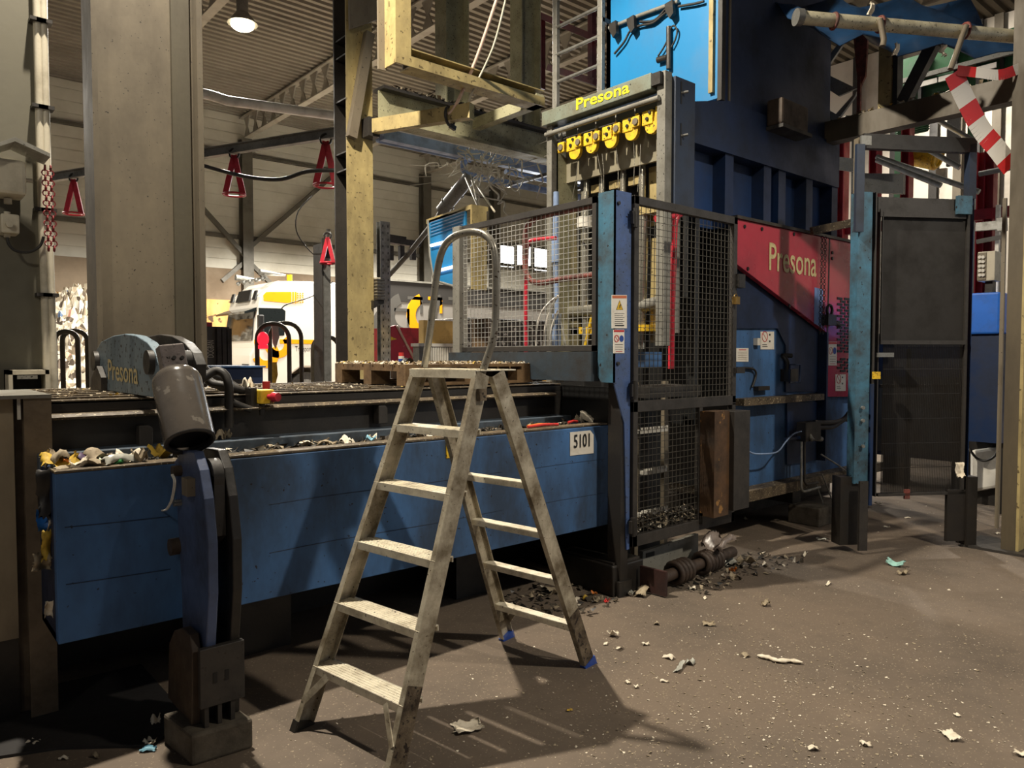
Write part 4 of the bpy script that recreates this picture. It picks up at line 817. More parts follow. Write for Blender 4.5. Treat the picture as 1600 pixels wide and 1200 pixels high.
for (x0, y0, x1, y1) in [(875, 230, 908, 228), (902, 221, 934, 220), (930, 213, 965, 210), (961, 202, 998, 196), (991, 190, 1030, 186)]:
    A, B = PX(x0, y0, KX), PX(x1, y1, KX); m = (A+B)/2; wy = (A.y-B.y); zc = m.z
    q = MB(); hh_ = wy*.36
    q.box((KX-.02, m.y-wy*.30, zc-hh_*.5), (KX+.02, m.y+wy*.12, zc+hh_*.75)); q.box((KX-.03, m.y+wy*.2, zc-hh_*.4), (KX+.0, m.y+wy*.5, zc+hh_*.55))
    g = part('wire_guide', q, M_yellow, t, 'yellow wire guide', bevel=.006)
    part('hook', MB().prism([(KX-.012, m.y-wy*.5, zc+hh_*.9)]+[(KX-.012, p.y, p.z) for p in arc((0, m.y-wy*.24, zc-hh_*.6), (0,-1,0), (0,0,1), wy*.26, 0, -180, 8)]+[(KX-.012, m.y+wy*.02, zc-hh_*.3), (KX-.012, m.y-wy*.34, zc-hh_*.3), (KX-.012, m.y-wy*.40, zc+hh_*.9)], (.03, 0, 0)), M_yellow, g)
    part('roller', MB().cyl((KX-.04, m.y+wy*.34, zc+hh_*.05), (KX+.01, m.y+wy*.34, zc+hh_*.05), hh_*.3, seg=12), M_brown, g)
    part('bolt', MB().cyl((KX-.03, m.y-wy*.1, zc), (KX-.015, m.y-wy*.1, zc), hh_*.16, seg=8), M_ink, g); part('bolt', MB().cyl((KX-.03, m.y-wy*.2, zc+hh_*.5), (KX-.015, m.y-wy*.2, zc+hh_*.5), hh_*.14, seg=8), M_ink, g)
    part('hanger', MB().box((KX-.01, m.y+wy*.42, zc+hh_*.5), (KX+.01, m.y+wy*.46, zc+hh_*1.5)), M_grey, g)
    part('hanger_bar', MB().box((KX+.0, m.y-wy*.45, zc+hh_*.7), (KX+.14, m.y+wy*.4, zc+hh_*.85)), M_dark, g)
for (xa, ya, xb, yb) in [(903, 248, 894, 312), (933, 238, 942, 300), (963, 230, 966, 296), (990, 220, 990, 290), (1001, 225, 996, 300), (1029, 205, 1035, 300), (941, 240, 943, 300)]:
    solo('tying_wire', MB().tube([PX(xa, ya, TX-.0), PX((xa+xb)/2+1.5, (ya+yb)/2, TX-.0), PX(xb, yb, TX-.0)], .0022, 5), M_steel, 'thin steel tying wire hanging below the yellow wire guides', 'wire', 'tying wires below the wire guides')
part('rear_panel', MB().box((TX+.3, yr+.05, 2.0), (TX+.33, yl-.02, hz0-.3)), M_ink, t)
for x in (917, 941, 974, 1004): part('rod', MB().cyl(PX(x, 250, TX+.2), PX(x-2, 545, TX+.2), .028, seg=14), M_steel, t)
for (x0, x1, y, yy) in [(925, 941, 296, 8), (953, 972, 290, 8), (983, 1003, 284, 9)]:
    A, B = PX(x0, y, TX+.2), PX(x1, y, TX+.2); part('cross_lug', MB().box((TX+.19, B.y, A.z-.035), (TX+.22, A.y, A.z+.03)), M_yelcol, t)
A = PX(1014, 262, TX+.25); B = PX(1036, 330, TX+.25); part('cream_plate', MB().box((TX+.25, B.y, B.z-.1), (TX+.28, A.y, A.z)), M_yelcol, t)
# machine innards seen through the two meshes
t = thing('ram_rods', 'steel rods, collars and plates of the press head behind the mesh', 'press head', (4.5, 3.9, 1.2))
IX = 4.6
def IP(x, y): return PX(x, y, IX)
part('back_plate', MB().box((4.9, 3.5, 1.0), (4.95, 5.2, 2.7)), M_ink, t)
part('sloped_plate', MB().prism([IP(871, 330), IP(900, 330), IP(905, 545), IP(885, 545), IP(870, 470), IP(882, 400)], (.03, 0, 0)), mat('olive_plate', (92, 84, 60), .55, dirt=(60, 54, 40), amount=.5, scale=5, dots=.3), t)
part('rod', MB().cyl(IP(915, 300), IP(913, 480), .038, seg=16), M_steel, t); part('rod', MB().cyl(IP(1006, 320), IP(1000, 520), .045, seg=16), M_steel, t)
part('collar', MB().cyl(IP(915, 340), IP(915, 356), .075, seg=18), M_white, t)
part('ring_clamp', MB().ring(IP(922, 376), (0, 0, 1), .07, .012), M_steel, t)
part('cross_cylinder', MB().cyl(IP(884, 488), IP(934, 484), .05, seg=16), M_steel, t); part('cross_cylinder', MB().cyl(IP(990, 482), IP(1030, 472), .05, seg=16), M_grey, t)
part('yellow_pad', MB().box((IX, IP(932, 515).y, IP(932, 521).z), (IX+.05, IP(890, 515).y, IP(890, 512).z)), M_yellow, t)
part('yellow_collar', MB().cyl(IP(1008, 518), IP(1008, 508), .1, seg=18), M_yellow, t)
part('yellow_lever', MB().cyl(IP(932, 465), IP(914, 545), .018, seg=10), M_yellow, t)
part('column_plate', MB().box((IX+.05, IP(1050, 400).y, IP(1050, 520).z), (IX+.1, IP(1034, 400).y, IP(1034, 335).z)), M_grey, t)
part('cream_block', MB().box((IX-.05, IP(1045, 330).y, IP(1000, 338).z), (IX+.02, IP(990, 330).y, IP(1000, 318).z)), M_yelcol, t)
part('plank', MB().box((IX+.05, IP(1030, 450).y, IP(1022, 535).z), (IX+.08, IP(1010, 450).y, IP(1022, 370).z)), M_yelcol, t)
A, B = PX(1036, 574, 4.1), PX(984, 550, 4.1)
part('blue_box', MB().box((4.1, 3.35, A.z), (4.3, B.y, B.z)), M_blue, t)
part('lower_beam', MB().box((4.1, 3.3, 1.25), (4.7, 3.6, 1.33)), M_dark, t)
solo('chamber_rail', MB().tube([PY(1040, 340, 3.5)+V((-.12, 0, -.02))]+smoothpts([PY(x, y, 3.45) for x, y in [(1050, 338), (1060, 333), (1064, 333), (1058, 338), (1054, 350), (1052, 400), (1050, 480), (1049, 576)]], 3), .026, 10), M_redrod, 'bright red vertical rail tube behind the mesh door', 'rail')
for k, pts in enumerate([[(838, 545), (838, 515), (848, 485), (868, 465)], [(850, 545), (852, 510), (862, 480), (872, 462)], [(858, 545), (862, 512), (872, 485)], [(874, 490), (880, 520), (885, 545)]]):
    solo('white_hose', MB().tube(smoothpts([PX(x, y, 4.0+.03*k) for x, y in pts], 4), .009, 6), M_white if k < 3 else M_grey, ['outermost pale hose bending up behind the left mesh panel', 'second pale hose bending up behind the left mesh panel', 'innermost pale hose behind the left mesh panel', 'short grey hose leaning behind the left mesh panel'][k], 'hose')
solo('blue_pipe', MB().cyl(PX(869, 300, 4.1), PX(868, 375, 4.1), .022).cyl(PX(868, 375, 4.1), PX(868, 410, 4.1), .032).cyl(PX(870, 490, 4.1), PX(869, 545, 4.1), .036).cyl(PX(868, 410, 4.1), PX(870, 490, 4.1), .02), M_bluepipe, 'pale blue vertical pipe behind the left mesh panel', 'pipe')
# ================================================================ PRESS BODY AND RED COVER
PYb = 3.45
t = thing('baling_press', 'blue press body with sloping red lettered cover right of the mesh door', 'press', (6.2, 3.9, .35))
def R_(x, y, o=0.): return PY(x, y, PYb-o)
xl, xr = 5.38, 8.0
part('lower_panel', MB().box((xl, PYb+.02, .42), (xr, 4.9, 2.60)), M_blue, t)
part('end_plate', MB().box((xl-.03, PYb+.0, .42), (xl-.002, 4.9, 2.6)), M_ink, t)  # black sheet added to hold the press's lit left face dark
part('base_rail', MB().box((xl, PYb-.12, .34), (xr, 4.9, .43)), M_deck, t)
part('ledge', MB().box((xl, PYb-.1, R_(1200, 626).z-.02), (R_(1280, 622, .05).x, PYb+.02, R_(1200, 621).z+.01)), M_deck, t)
A = R_(1278, 628); B = R_(1283, 630)
part('navy_fin', MB().prism([R_(1247, 600), R_(1283, 605), R_(1283, 708), R_(1262, 722), R_(1247, 720)], (0, .02, 0)) if False else MB().box((A.x, PYb-.08, .55), (A.x+.03, PYb+.02, R_(1292, 520).z)), M_navy, t)
part('navy_shade_gusset', MB().prism([R_(1151, 418), R_(1291, 524), R_(1291, 612), R_(1228, 612), R_(1228, 540), R_(1215, 513), R_(1151, 513)], (0, .012, 0)), M_navy, t)  # navy plate stands for the shade cast by the red cover
part('navy_shade_gusset', MB().prism([R_(1230, 628), R_(1282, 628), R_(1282, 716), R_(1262, 722), R_(1230, 726)], (0, .012, 0)), M_navy, t)
rc = [R_(1149, 341, .06), R_(1149, 411, .06), R_(1292, 520, .06), R_(1292, 620, .06), R_(1345, 620, .06), R_(1345, 382, .06)]
rz = rc[0].z; rc[5].z = rz
cv = part('red_cover', MB().prism(rc, (0, .05, 0)), M_red, t, 'red cover with lettering and air slots', bevel=.004)
part('cover_edge', MB().box((rc[0].x, PYb-.08, rz), (rc[5].x, PYb+.0, rz+.025)), M_dark, cv)
part('cover_joint', MB().prism([R_(1295.5, 371, .062), R_(1297.5, 371, .062), R_(1294, 520, .062), R_(1292, 520, .062)], (0, .003, 0)), M_ink, cv)
part('lettering', fit_text('Presona', .23, R_(1200, 421, .063), R_(1275, 432, .063), (0,0,1), bold=.01), M_cremtxt, cv)
part('blue_sticker', MB().prism([R_(1272, 505, .063), R_(1284, 512, .063), R_(1286, 452, .063), R_(1273, 449, .063)], (0, .002, 0)), mat('blue_notice', (110, 140, 196), .5, amount=.2), cv)
q = 0
for r in range(24):
    for k in range(3):
        y = 466+r*4.6 if r < 19 else 561+(r-19)*4.6
        x = 1308+k*11+(5 if r % 2 else 0); p = R_(x, y+(x-1308)*.06, .062); n_ = R_(x+8, y, .062)
        if x < 1334: part('air_slot', MB().box((p.x, PYb-.066, p.z-.011), (n_.x, PYb-.06, p.z+.011)), M_ink, cv)
for x, y in [(1163, 354), (1190, 358), (1240, 366), (1233, 478), (1168, 420), (1300, 395), (1300, 404)]: p = R_(x, y, .06); part('screw', MB().cyl(p, p+V((0, -.008, 0)), .016, seg=8), M_ink, cv)
fr_ = lambda x, y: R_(x, y, .062)
sticker(cv, fr_, 1294, 534, 1307, 571, M_inkred, 'pro', (0, -1, 0)); sticker(cv, fr_, 1305, 585, 1321, 611, None, 'no', (0, -1, 0))
fb = lambda x, y: PY(x, y, PYb+.018)
sticker(t, fb, 1188, 518, 1209, 546, None, 'no', (0, -1, 0)); sticker(t, fb, 1150, 544, 1169, 565, None, 'doc', (0, -1, 0))
p = fb(1180, 534); part('socket', MB().box(p+V((-.03, -.04, -.03)), p+V((.03, 0, .03))), M_white, t)
p = fb(1224, 580); part('valve', MB().tube(smoothpts([p+V((-.05, -.02, .14)), p+V((-.04, -.06, .08)), p+V((-.03, -.05, -.02))], 4), .022, 8).cyl(p+V((-.06, -.02, .14)), p+V((.03, -.06, .14)), .02).box(p+V((-.05, -.1, -.09)), p+V((.08, 0, .02))), M_black, t)
part('valve_guard', MB().tube([p+V((-.07, -.1, -.1)), p+V((-.07, -.1, .06)), p+V((.11, -.1, .06)), p+V((.11, -.1, -.1))], .009, 6, closed=True), M_navy, t)
p = fb(1185, 606); part('clip', MB().box(p+V((-.08, -.05, -.02)), p+V((.1, 0, .015))), M_black, t)
part('conduit', MB().tube(smoothpts([fb(1148, 575)+V((0,-.02,0)), fb(1172, 576)+V((0,-.02,0)), fb(1178, 585)+V((0,-.02,0)), fb(1172, 605)+V((0,-.02,0))], 4), .01, 6), M_black, t)
# manifold and pipework in front of the press body
MYm = PYb-.15
def Mq(x, y): return PY(x, y, MYm)
t = thing('valve_manifold', 'black valve manifold with bent pipes in front of the blue press body', 'manifold', Mq(1262, 690))
a, b = Mq(1254, 690), Mq(1281, 657)
part('block', MB().box((a.x, MYm-.03, a.z), (b.x-.03, MYm+.06, b.z)), M_black, t, bevel=.006)
part('fitting', MB().cyl(Mq(1270, 684), Mq(1283, 686), .025, seg=8), M_galv, t); part('fitting', MB().cyl(Mq(1262, 676), Mq(1262, 688)-V((0,.05,0)), .02, seg=8), M_grey, t)
part('bracket', MB().box((Mq(1232, 690).x, MYm+.02, Mq(1240, 688).z), (b.x, PYb-.1, Mq(1240, 684).z)), M_navy, t)
part('bent_pipe', MB().tube([Mq(1252, 690), Mq(1252, 758)]+smoothpts([Mq(1252, 762), Mq(1254, 767), Mq(1258, 768)], 3)+[Mq(1281, 761)], .012, 8), M_galv, t); part('bent_pipe', MB().tube([Mq(1257, 690), Mq(1257, 752)]+[Mq(1260, 757), Mq(1278, 754)], .012, 8), M_dark, t)
part('pipe_support', MB().tube([Mq(1276, 758), Mq(1287, 790)], .007, 6), M_galv, t); part('pipe_support', MB().tube([Mq(1284, 740), Mq(1302, 786)], .007, 6), M_galv, t)
solo('signal_cable', MB().tube(smoothpts([Mq(x, y) for x, y in [(1150, 672), (1162, 695), (1175, 708), (1200, 709), (1216, 705), (1228, 690), (1240, 678), (1252, 674)]], 4), .007, 6), M_bluepipe, 'thin pale cable sagging across the blue press body to the manifold', 'cable')
for k, (pts, lab) in enumerate([([(1272, 660), (1300, 660), (1318, 655), (1330, 640)], 'upper black hose from the manifold to the blue post'), ([(1272, 668), (1300, 667), (1312, 660), (1322, 655), (1332, 662)], 'lower black hose from the manifold to the blue post')]):
    solo('black_hose', MB().tube(smoothpts([Mq(x, y) for x, y in pts], 5), .022, 8), M_rubber, lab, 'hose')
solo('bare_rod', MB().tube([Mq(1283, 710), Mq(1310, 727), Mq(1328, 741)], .008, 6), M_galv, 'thin bare rod slanting down beside the navy fin', 'rod')
p = PZ(1254, 820); q_ = PZ(1291, 821)
solo('concrete_pad', MB().box((p.x+.0, q_.y, 0), (q_.x+.15, q_.y+.3, .17)), M_concrete, 'concrete foot block under the press body beside the gate', 'block', bevel=.01)
solo('press_support', MB().box((6.45, 3.5, .17), (6.6, 3.8, .34)), M_black, 'black support leg standing on the concrete foot under the press', 'support')
solo('press_skid', MB().box((5.0, 4.0, 0), (8.2, 4.4, .34)), M_black, 'long black skid beam under the press body', 'beam')
# chain on the red cover
a, b = R_(1290, 372, .10), R_(1286, 520, .10)
for dx, lab in ((0, 'dark chain hanging in front of the red cover'), (-.06, 'second thinner chain hanging just left of the dark chain')):
    q = MB(); n = 34
    for i in range(n): q.ring(a.lerp(b, i/(n-1))+V((dx, 0, 0)), (0, 1, 0) if i % 2 else (1, 0, 0), .013, .0035, 8, 4)
    solo('hanging_chain', q, M_black, lab, 'chain')
p = R_(1296, 500, .1); solo('chain_shackle', MB().box(p+V((-.08, -.03, -.05)), p+V((.08, .03, .05))).cyl(p+V((.08, 0, -.02)), p+V((.16, -.02, -.05)), .02).ring(p+V((.0, 0, .09)), (0, 1, 0), .05, .014), M_black, 'black latch hanging on the chain in front of the red cover', 'latch')
p, q_ = R_(1268, 361, .12), R_(1338, 347, .35); solo('chain_bar', MB().bar(p, q_, .05, .07), M_deck, 'slanting bar above the red cover holding the chains', 'bar')
# ================================================================ FEED HOPPER
HX = 5.2; HY = 3.5
t = thing('feed_chute', 'tall feed chute with bright blue side over the dark navy hopper', 'chute', (6.5, 4.8, 2.6))
zb = PX(1112, 156, HX).z
part('blue_side', MB().box((HX, HY+.02, zb), (HX+.05, 4.72, 7.5)), M_sky, t)
ye = PX(1114, 100, HX-.01).y; yq = PX(1109, 100, HX-.01).y; 
part('corner_trim', MB().box((HX-.03, ye-.01, zb+.05), (HX, yq, 7.5)), M_yelcol, t)
part('front_side', MB().box((HX+.02, HY, 3.45), (PY(1298, 100, HY).x, HY+.04, 7.5)), M_navy, t)
part('edge_strip', MB().box((HX+.0, HY-.02, zb-.02), (HX+.05, HY+.02, 7.5)), M_black, t); part('edge_strip', MB().box((HX+.12, HY-.012, zb-.05), (HX+.14, HY, 7.5)), M_brown, t)
part('rear_side', MB().box((HX, 4.67, 3.2), (8, 4.72, 7.5)), M_navy, t)
M_nav2 = mat('hopper_navy', (34, 58, 100), .42, dirt=(20, 32, 54), amount=.5, scale=1.4)
xh0, xh1 = 4.78, PY(1300, 300, HY).x
part('hopper_ledge', MB().prism([(xh0, HY-.02, 3.5), (xh0, HY-.02, 3.2), (xh1+.1, HY-.02, 3.2), (xh1+.1, HY-.02, 3.62), (HX+.1, HY-.02, 3.62)], (0, .6, 0)), M_navy, t)
part('hopper_wall', MB().box((xh0+.05, HY+.12, 2.6), (xh1, 4.65, 3.2)), M_nav2, t)
for px_ in (1130, 1190, 1213, 1256, 1296):
    x = PY(px_, 300, HY+.05).x; part('hopper_rib', MB().box((x-.05, HY+.0, 2.6), (x+.07, HY+.12, 3.2)), M_navy, t)
part('hopper_side', MB().box((xh0, HY+.1, 2.6), (xh0+.05, 4.6, 3.4)), M_navy, t)
a, b = PY(1222, 192, HY-.17), PY(1264, 168, HY-.17)
t2 = thing('flood_lamp', 'small dusty lamp box fixed to the dark side of the feed chute', 'lamp', (a.x, HY-.1, a.z))
part('housing', MB().box((a.x, HY-.17, a.z), (b.x, HY-.021, b.z)), M_rustd, t2, bevel=.02); part('bracket', MB().box((a.x, HY-.18, a.z-.03), (b.x+.05, HY-.021, a.z-.0)), M_dark, t2)
# wiring on the bright blue side
FX = HX-.03
def FXp(x, y): return PX(x, y, FX)
t = thing('cable_run', 'rod with black clamps and cables across the bright blue chute side', 'cables', FXp(1000, 20))
part('rod', MB().tube([FXp(952, 44), FXp(1000, 24), FXp(1060, 2)], .018, 8), M_grey, t)
for x, y in ((990, 38), (1050, 15), (962, 46)): c = FXp(x, y); part('clamp', MB().prism([c+V((-.05, .04, .045)), c+V((-.05, -.04, .055)), c+V((-.05, -.05, -.06)), c+V((-.05, -.01, -.09)), c+V((-.05, .03, -.02))], (.04, 0, 0)), M_black, t)
for pts in ([(960, 84), (975, 66), (985, 48), (1000, 40), (1020, 36), (1035, 24), (1048, 14)], [(1000, 34), (1022, 32), (1040, 14)], [(1060, 10), (1085, 6), (1100, 2)]): part('cable', MB().tube(smoothpts([FXp(x, y) for x, y in pts], 4), .011, 6), M_rubber, t)
t = thing('sensor_rod', 'dark sensor rod with looping cable in front of the blue chute side', 'sensor', FXp(1045, 100))
part('rod', MB().cyl(FXp(1045, 108), FXp(1045, 42), .022), M_dark, t); part('sensor', MB().cyl(FXp(1028, 94), FXp(1043, 90), .028), M_black, t)
part('cable', MB().tube(smoothpts([FXp(x, y) for x, y in [(1028, 88), (1036, 76), (1043, 62), (1047, 46), (1053, 40), (1058, 48), (1055, 62), (1049, 74)]], 4), .008, 6), M_rubber, t)
# ================================================================ OVERHEAD STEEL BETWEEN OCHRE COLUMN AND TOWER
Y6 = 6.4
t = thing('grey_green_beam', 'deep grey-green steel beam running from the ochre column to the tying tower', 'beam', (4.9, Y6, 3.85))
za, zb = PY(590, 183, Y6).z, PY(590, 141, Y6).z; zc = PY(860, 250, Y6).z
part('web', MB().box((3.77, Y6-.01, zc), (6.6, Y6+.01, zb)), M_greenb, t)
part('flange', MB().box((3.77, Y6-.1, zb), (6.6, Y6+.1, zb+.03)), M_dark, t); part('flange', MB().box((3.77, Y6-.1, zc-.03), (6.6, Y6+.1, zc)), M_greenb, t)
tag(mesh_obj('beam_fluff', litter_mass(3.9, 5.6, Y6-.1, Y6+.05, zb+.031, 300, 21, (.02, .06), .03), LDARK), 'dark fluff and paper bits lying on top of the grey-green beam', 'litter', kind='stuff')
for px_, w_, lab in ((715, 36, 'grey-green upright standing on the beam left of the slanting strap'), (830, 30, 'grey-green upright standing on the beam beside the caged ladder')):
    a, b = PY(px_-w_/2, 60, Y6+.0), PY(px_+w_/2, 60, Y6)
    solo('upright_post', MB().hbeam(((a.x+b.x)/2, Y6+.1, zb+.03), ((a.x+b.x)/2, Y6+.1, 10.2), .2, b.x-a.x, .015, up=(1, 0, 0)), M_greenb, lab, 'post')
YL = 5.3
t = thing('cream_gantry', 'cream-yellow L-shaped steel frame above the stepladder and pallet', 'frame', PY(620, 90, YL))
a, b = PY(619, 98, YL), PY(866, 188, YL); zt_ = PY(641, 80, YL).z; zl = a.z
x0 = PY(617, 60, YL).x; x1 = PY(641, 60, YL).x; xe = 4.95
part('lower_beam', MB().box((x1, YL-.012, zl), (xe, YL, zl+.085)).box((x1, YL, zl), (xe, YL+.16, zl+.012)), M_yelcol, t)
part('beam_web', MB().box((x1, YL+.11, zl+.012), (xe, YL+.125, zl+.145)), M_brown, t); part('beam_lip', MB().box((x1, YL-.005, zl+.145), (xe, YL+.16, zl+.155)), M_yelcol, t)  # web coloured darker for the shaded inside of the channel
part('upright', MB().box((x0, YL-.012, zl), (x1, YL, 7.0)).box((x0, YL, zl), (x0+.012, YL+.16, 7.0)).box((x1-.012, YL, zl+.1), (x1, YL+.16, 7.0)), M_yelcol, t)
part('corner_plate', MB().box((x0-.06, YL+.16, zl-.02), (x0+.02, YL+.18, 7.0)), M_brown, t)
part('end_link', MB().box((xe-.1, YL, zl-.0), (xe, Y6-.1, zl+.11)), M_greenb, t)
solo('hanger_rod', MB().cyl((x0+.06, YL+.08, 7.0), (x0+.06, YL+.08, 10.2), .03), M_grey, 'rod carrying the cream frame from the roof beams', 'rod')
# rail with hanging hooks
pe = PZ(736, 174, 3.95); p1 = pe + (PZ(317, 240, 3.95)-pe)*2.9; p0 = PZ(547, 204, 3.95); rd = (p1-p0).normalized()
t = thing('overhead_rail', 'long steel rail running from the cream beam past both columns', 'rail', (p0+p1)/2)
part('rail_section', MB().hbeam(p0, p1, .07, .11, .012), M_grey, t)
for p in (min((p0.lerp(p1, i/200) for i in range(201)), key=lambda q: abs((q-CC).dot(RT)/(q-CC).dot(F3)-(k-800)/FPX)) for k in (552, 235)): part('drop_rod', MB().cyl(p, V((p.x, p.y, 10.2)), .012), M_dark, t)
c0_ = PY(585, 198, 6.36); e0_ = PZ(735, 174, c0_.z); dT = (PZ(708, 180, c0_.z)-CC).dot(FW)
t = thing('timber_arm', 'ochre timber arm reaching out from the ochre column to the pink strap', 'arm', (c0_+e0_)/2)
part('beam', MB().bar(c0_, e0_, .085, .13), M_yelcol, t); part('bracket', MB().box((c0_.x-.06, 6.36, c0_.z-.09), (c0_.x+.06, 6.5, c0_.z+.09)), M_dark, t); part('end_cap', MB().bar(e0_, e0_+(e0_-c0_).normalized()*.015, .09, .14), M_yelcol, t)
def hook(name, px_, ytop, ybot, d, lab):
    a, b = PD(px_, ytop, d), PD(px_, ybot, d); h = a.z-b.z
    t = thing(name, lab, 'hook', a-V((0,0,h)), 'red A-shaped hooks on the overhead rail')
    for s in (-1, 1):
        part('strap', MB().bar(a-V((0,0,.02)), b+RT*s*h*.22, .018, h*.14, up=RT), M_redrod, t)
    part('ring', MB().ring(b, (0, 0, 1), h*.26, .012, 18), M_redrod, t)
    part('carabiner', MB().tube(arc(a+V((0,0,.0)), RT, (0,0,1), h*.12, -60, 240, 10), .012, 6), M_black, t)
    return t
def raild(px_):      # depth of the rail under a pixel column
    best = min((abs((800+FPX*((q-CC).dot(RT)/(q-CC).dot(F3)))-px_), (q-CC).dot(FW)) for q in [p0.lerp(p1, i/200) for i in range(201)]); return best[1]
hook('hanging_hook', 366, 240, 304, raild(366), 'red A-shaped hook hanging just right of the wide column'); hook('hanging_hook', 509, 218, 290, raild(509), 'red A-shaped hook hanging just left of the ochre column')
hook('hanging_hook', 115, 278, 334, raild(115), 'red A-shaped hook hanging left of the wide column')
hk = [(315, 258), (350, 268), (395, 278), (440, 280), (480, 268), (526, 266)]
solo('sagging_cable', MB().tube(smoothpts([PD(x, y, raild(x)-.3) for x, y in hk], 5), .022, 8), M_rubber, 'thick black cable sagging below the overhead rail between the columns', 'cable')
# lifting straps
for k, (pts, r, lab) in enumerate([([(776, 0), (745, 90), (712, 165), (700, 178)], .016, 'pink lifting strap slanting up from the end of the overhead rail'), ([(790, 0), (770, 75), (735, 150), (733, 165)], .010, 'thin pale strap slanting up right of the pink strap')]):
    P3 = [PD(x, y, dT-.05-.002*(180-y)) for x, y in pts]
    solo('lifting_strap', MB().tube(smoothpts(P3, 5)[:-1]+[P3[-1]], r, 6), M_strap if k == 0 else M_cream, lab, 'strap')
p = PD(703, 182, dT-.04)
solo('shackle', MB().ring(p, (e0_-c0_), .085, .014, 14).bar(p+V((0, 0, -.08)), p+V((.06, .0, -.1)), .03, .04), M_black, 'black shackle tying the pink strap to the rail end', 'shackle')
# blue-grey pipes
YP = 7.3
t = thing('service_pipes', 'group of blue-grey pipes running behind the grey-green beam to the tower', 'pipes', (5.8, YP, 3.9))
a = PY(600, 204, YP); part('flat_duct', MB().box((a.x, YP, PY(720, 228, YP).z), (7.6, YP+.1, PY(720, 237, YP).z-.05)), M_bluepipe, t)
a = PY(590, 210, YP+.2); zz = PY(700, 241, YP+.2).z; part('pipe', MB().tube([(a.x, YP+.2, zz), (PY(735, 250, YP+.2).x, YP+.2, zz)], .045, 10), M_bluepipe, t); part('pipe', MB().tube([(PY(790, 255, YP+.4).x, YP+.4, zz-.0), (8.2, YP+.4, zz)], .035, 10), M_bluepipe, t)
b = PY(725, 270, YP+.2); part('pipe', MB().tube([(b.x, YP+.2, zz), (b.x, YP+.2, b.z+.03), (b.x+.05, YP+.2, b.z-.02), (8.0, YP+.2, b.z-.02)], .045, 10), M_bluepipe, t)
for x in (6.35, 7.2): part('bracket', MB().box((x, Y6+.1, 3.78), (x+.05, YP+.25, 3.82)), M_dark, t)
r = random.Random(12); q = MB(); c = PY(757, 256, 7.0)
for i in range(46):
    a = c+V((r.gauss(0, .22), r.gauss(0, .1), r.gauss(0, .13))); pts = [a]
    for k in range(4): pts.append(pts[-1]+V((r.gauss(.02, .10), r.gauss(0, .05), r.gauss(-.03, .09))))
    q.tube(smoothpts(pts, 3), r.uniform(.004, .011), 5)
for (x0_, y0_, x1_, y1_) in [(640, 258, 735, 246), (650, 276, 735, 258), (770, 240, 866, 215), (745, 258, 866, 240), (755, 262, 866, 250), (640, 290, 730, 262), (800, 195, 868, 205), (780, 212, 866, 198)]:
    a, b = PY(x0_, y0_, 7.0), PY(x1_, y1_, 7.0 if x1_ < 800 else 6.2); q.tube(smoothpts([a, (a+b)/2+V((0, 0, -.05)), b], 4), .004, 5)
for (x0_, y0_, x1_, y1_) in [(735, 272, 742, 300), (778, 268, 776, 280), (794, 255, 797, 272), (808, 285, 813, 308)]: a, b = PY(x0_, y0_, 7.0), PY(x1_, y1_, 7.0); q.tube([a, (a+b)/2+V((.01, 0, 0)), b], .007, 5)
solo('wire_tangle', q, mat('pale_wire_fluff', (196, 190, 176), .7, dirt=(140, 134, 120), amount=.4), 'tangle of wires and paper fluff caught on the blue-grey pipes', 'wires')
# diagonal wrapped pipe
solo('wrapped_pipe', MB().tube([PY(606, 432, 9.0), PY(640, 395, 8.6), PY(685, 338, 8.0), PY(690, 328, 7.95)], .035, 8).tube([PY(690, 330, 7.95), PY(735, 275, 7.45)], .085, 12).ring(PY(700, 318, 7.85), PY(735, 275, 7.45)-PY(690, 330, 7.95), .09, .012).ring(PY(715, 300, 7.7), PY(735, 275, 7.45)-PY(690, 330, 7.95), .09, .012), M_grey, 'wrapped pale pipe slanting down from the wire tangle', 'pipe')
# hanging lamp box with blue window
XB = 4.3
def WB(x, y): return PX(x, y, XB)
t = thing('blue_lamp_box', 'hanging box lamp with a bright blue window and two white tubes', 'lamp', WB(700, 446))
fc = [WB(668, 343), WB(735, 321), WB(734, 452), WB(708, 447), WB(677, 438), WB(672, 400)]
part('blue_window', MB().prism([WB(669, 345), WB(727, 324), WB(727, 448), WB(708, 447), WB(678, 438), WB(672, 400)], (.02, 0, 0)), M_sky, t, 'bright blue window')
part('hood', MB().prism([WB(666, 343), WB(737, 319), WB(737, 326), WB(666, 350)], (.2, 0, 0)), M_yelcol, t); part('side_wall', MB().box((XB, WB(735, 321).y-.02, WB(735, 452).z), (XB+.18, WB(735, 321).y, WB(735, 322).z)), M_yelcol, t)
part('frame', MB().tube([WB(669, 344), WB(672, 400), WB(678, 438), WB(708, 447), WB(734, 452)], .014, 6), M_grey, t)
for (x0_, y0_, x1_, y1_) in [(676, 384, 727, 371), (684, 424, 727, 413)]: part('tube', MB().tube([WB(x0_, y0_)-V((.02, 0, 0)), WB(x1_, y1_)-V((.02, 0, 0))], .016, 8), glow('tube_glow', (235, 245, 255), 2.2) if 'tube_glow' not in bpy.data.materials else bpy.data.materials['tube_glow'], t)
for k in range(5): z_ = WB(700, 338+k*5.5); part('louvre', MB().tube([WB(674, 348+k*5)-V((.012, 0, 0)), WB(724, 331+k*5)-V((.012, 0, 0))], .004, 4), M_bluepipe, t)
for (x0_, y0_, x1_, y1_) in [(732, 322, 727, 278), (733, 322, 737, 282), (757, 328, 741, 285)]: part('hanger', MB().tube([WB(x0_, y0_)+V((.12, 0, 0)), PY(x1_, y1_, 7.3)], .010, 6), M_cream, t)
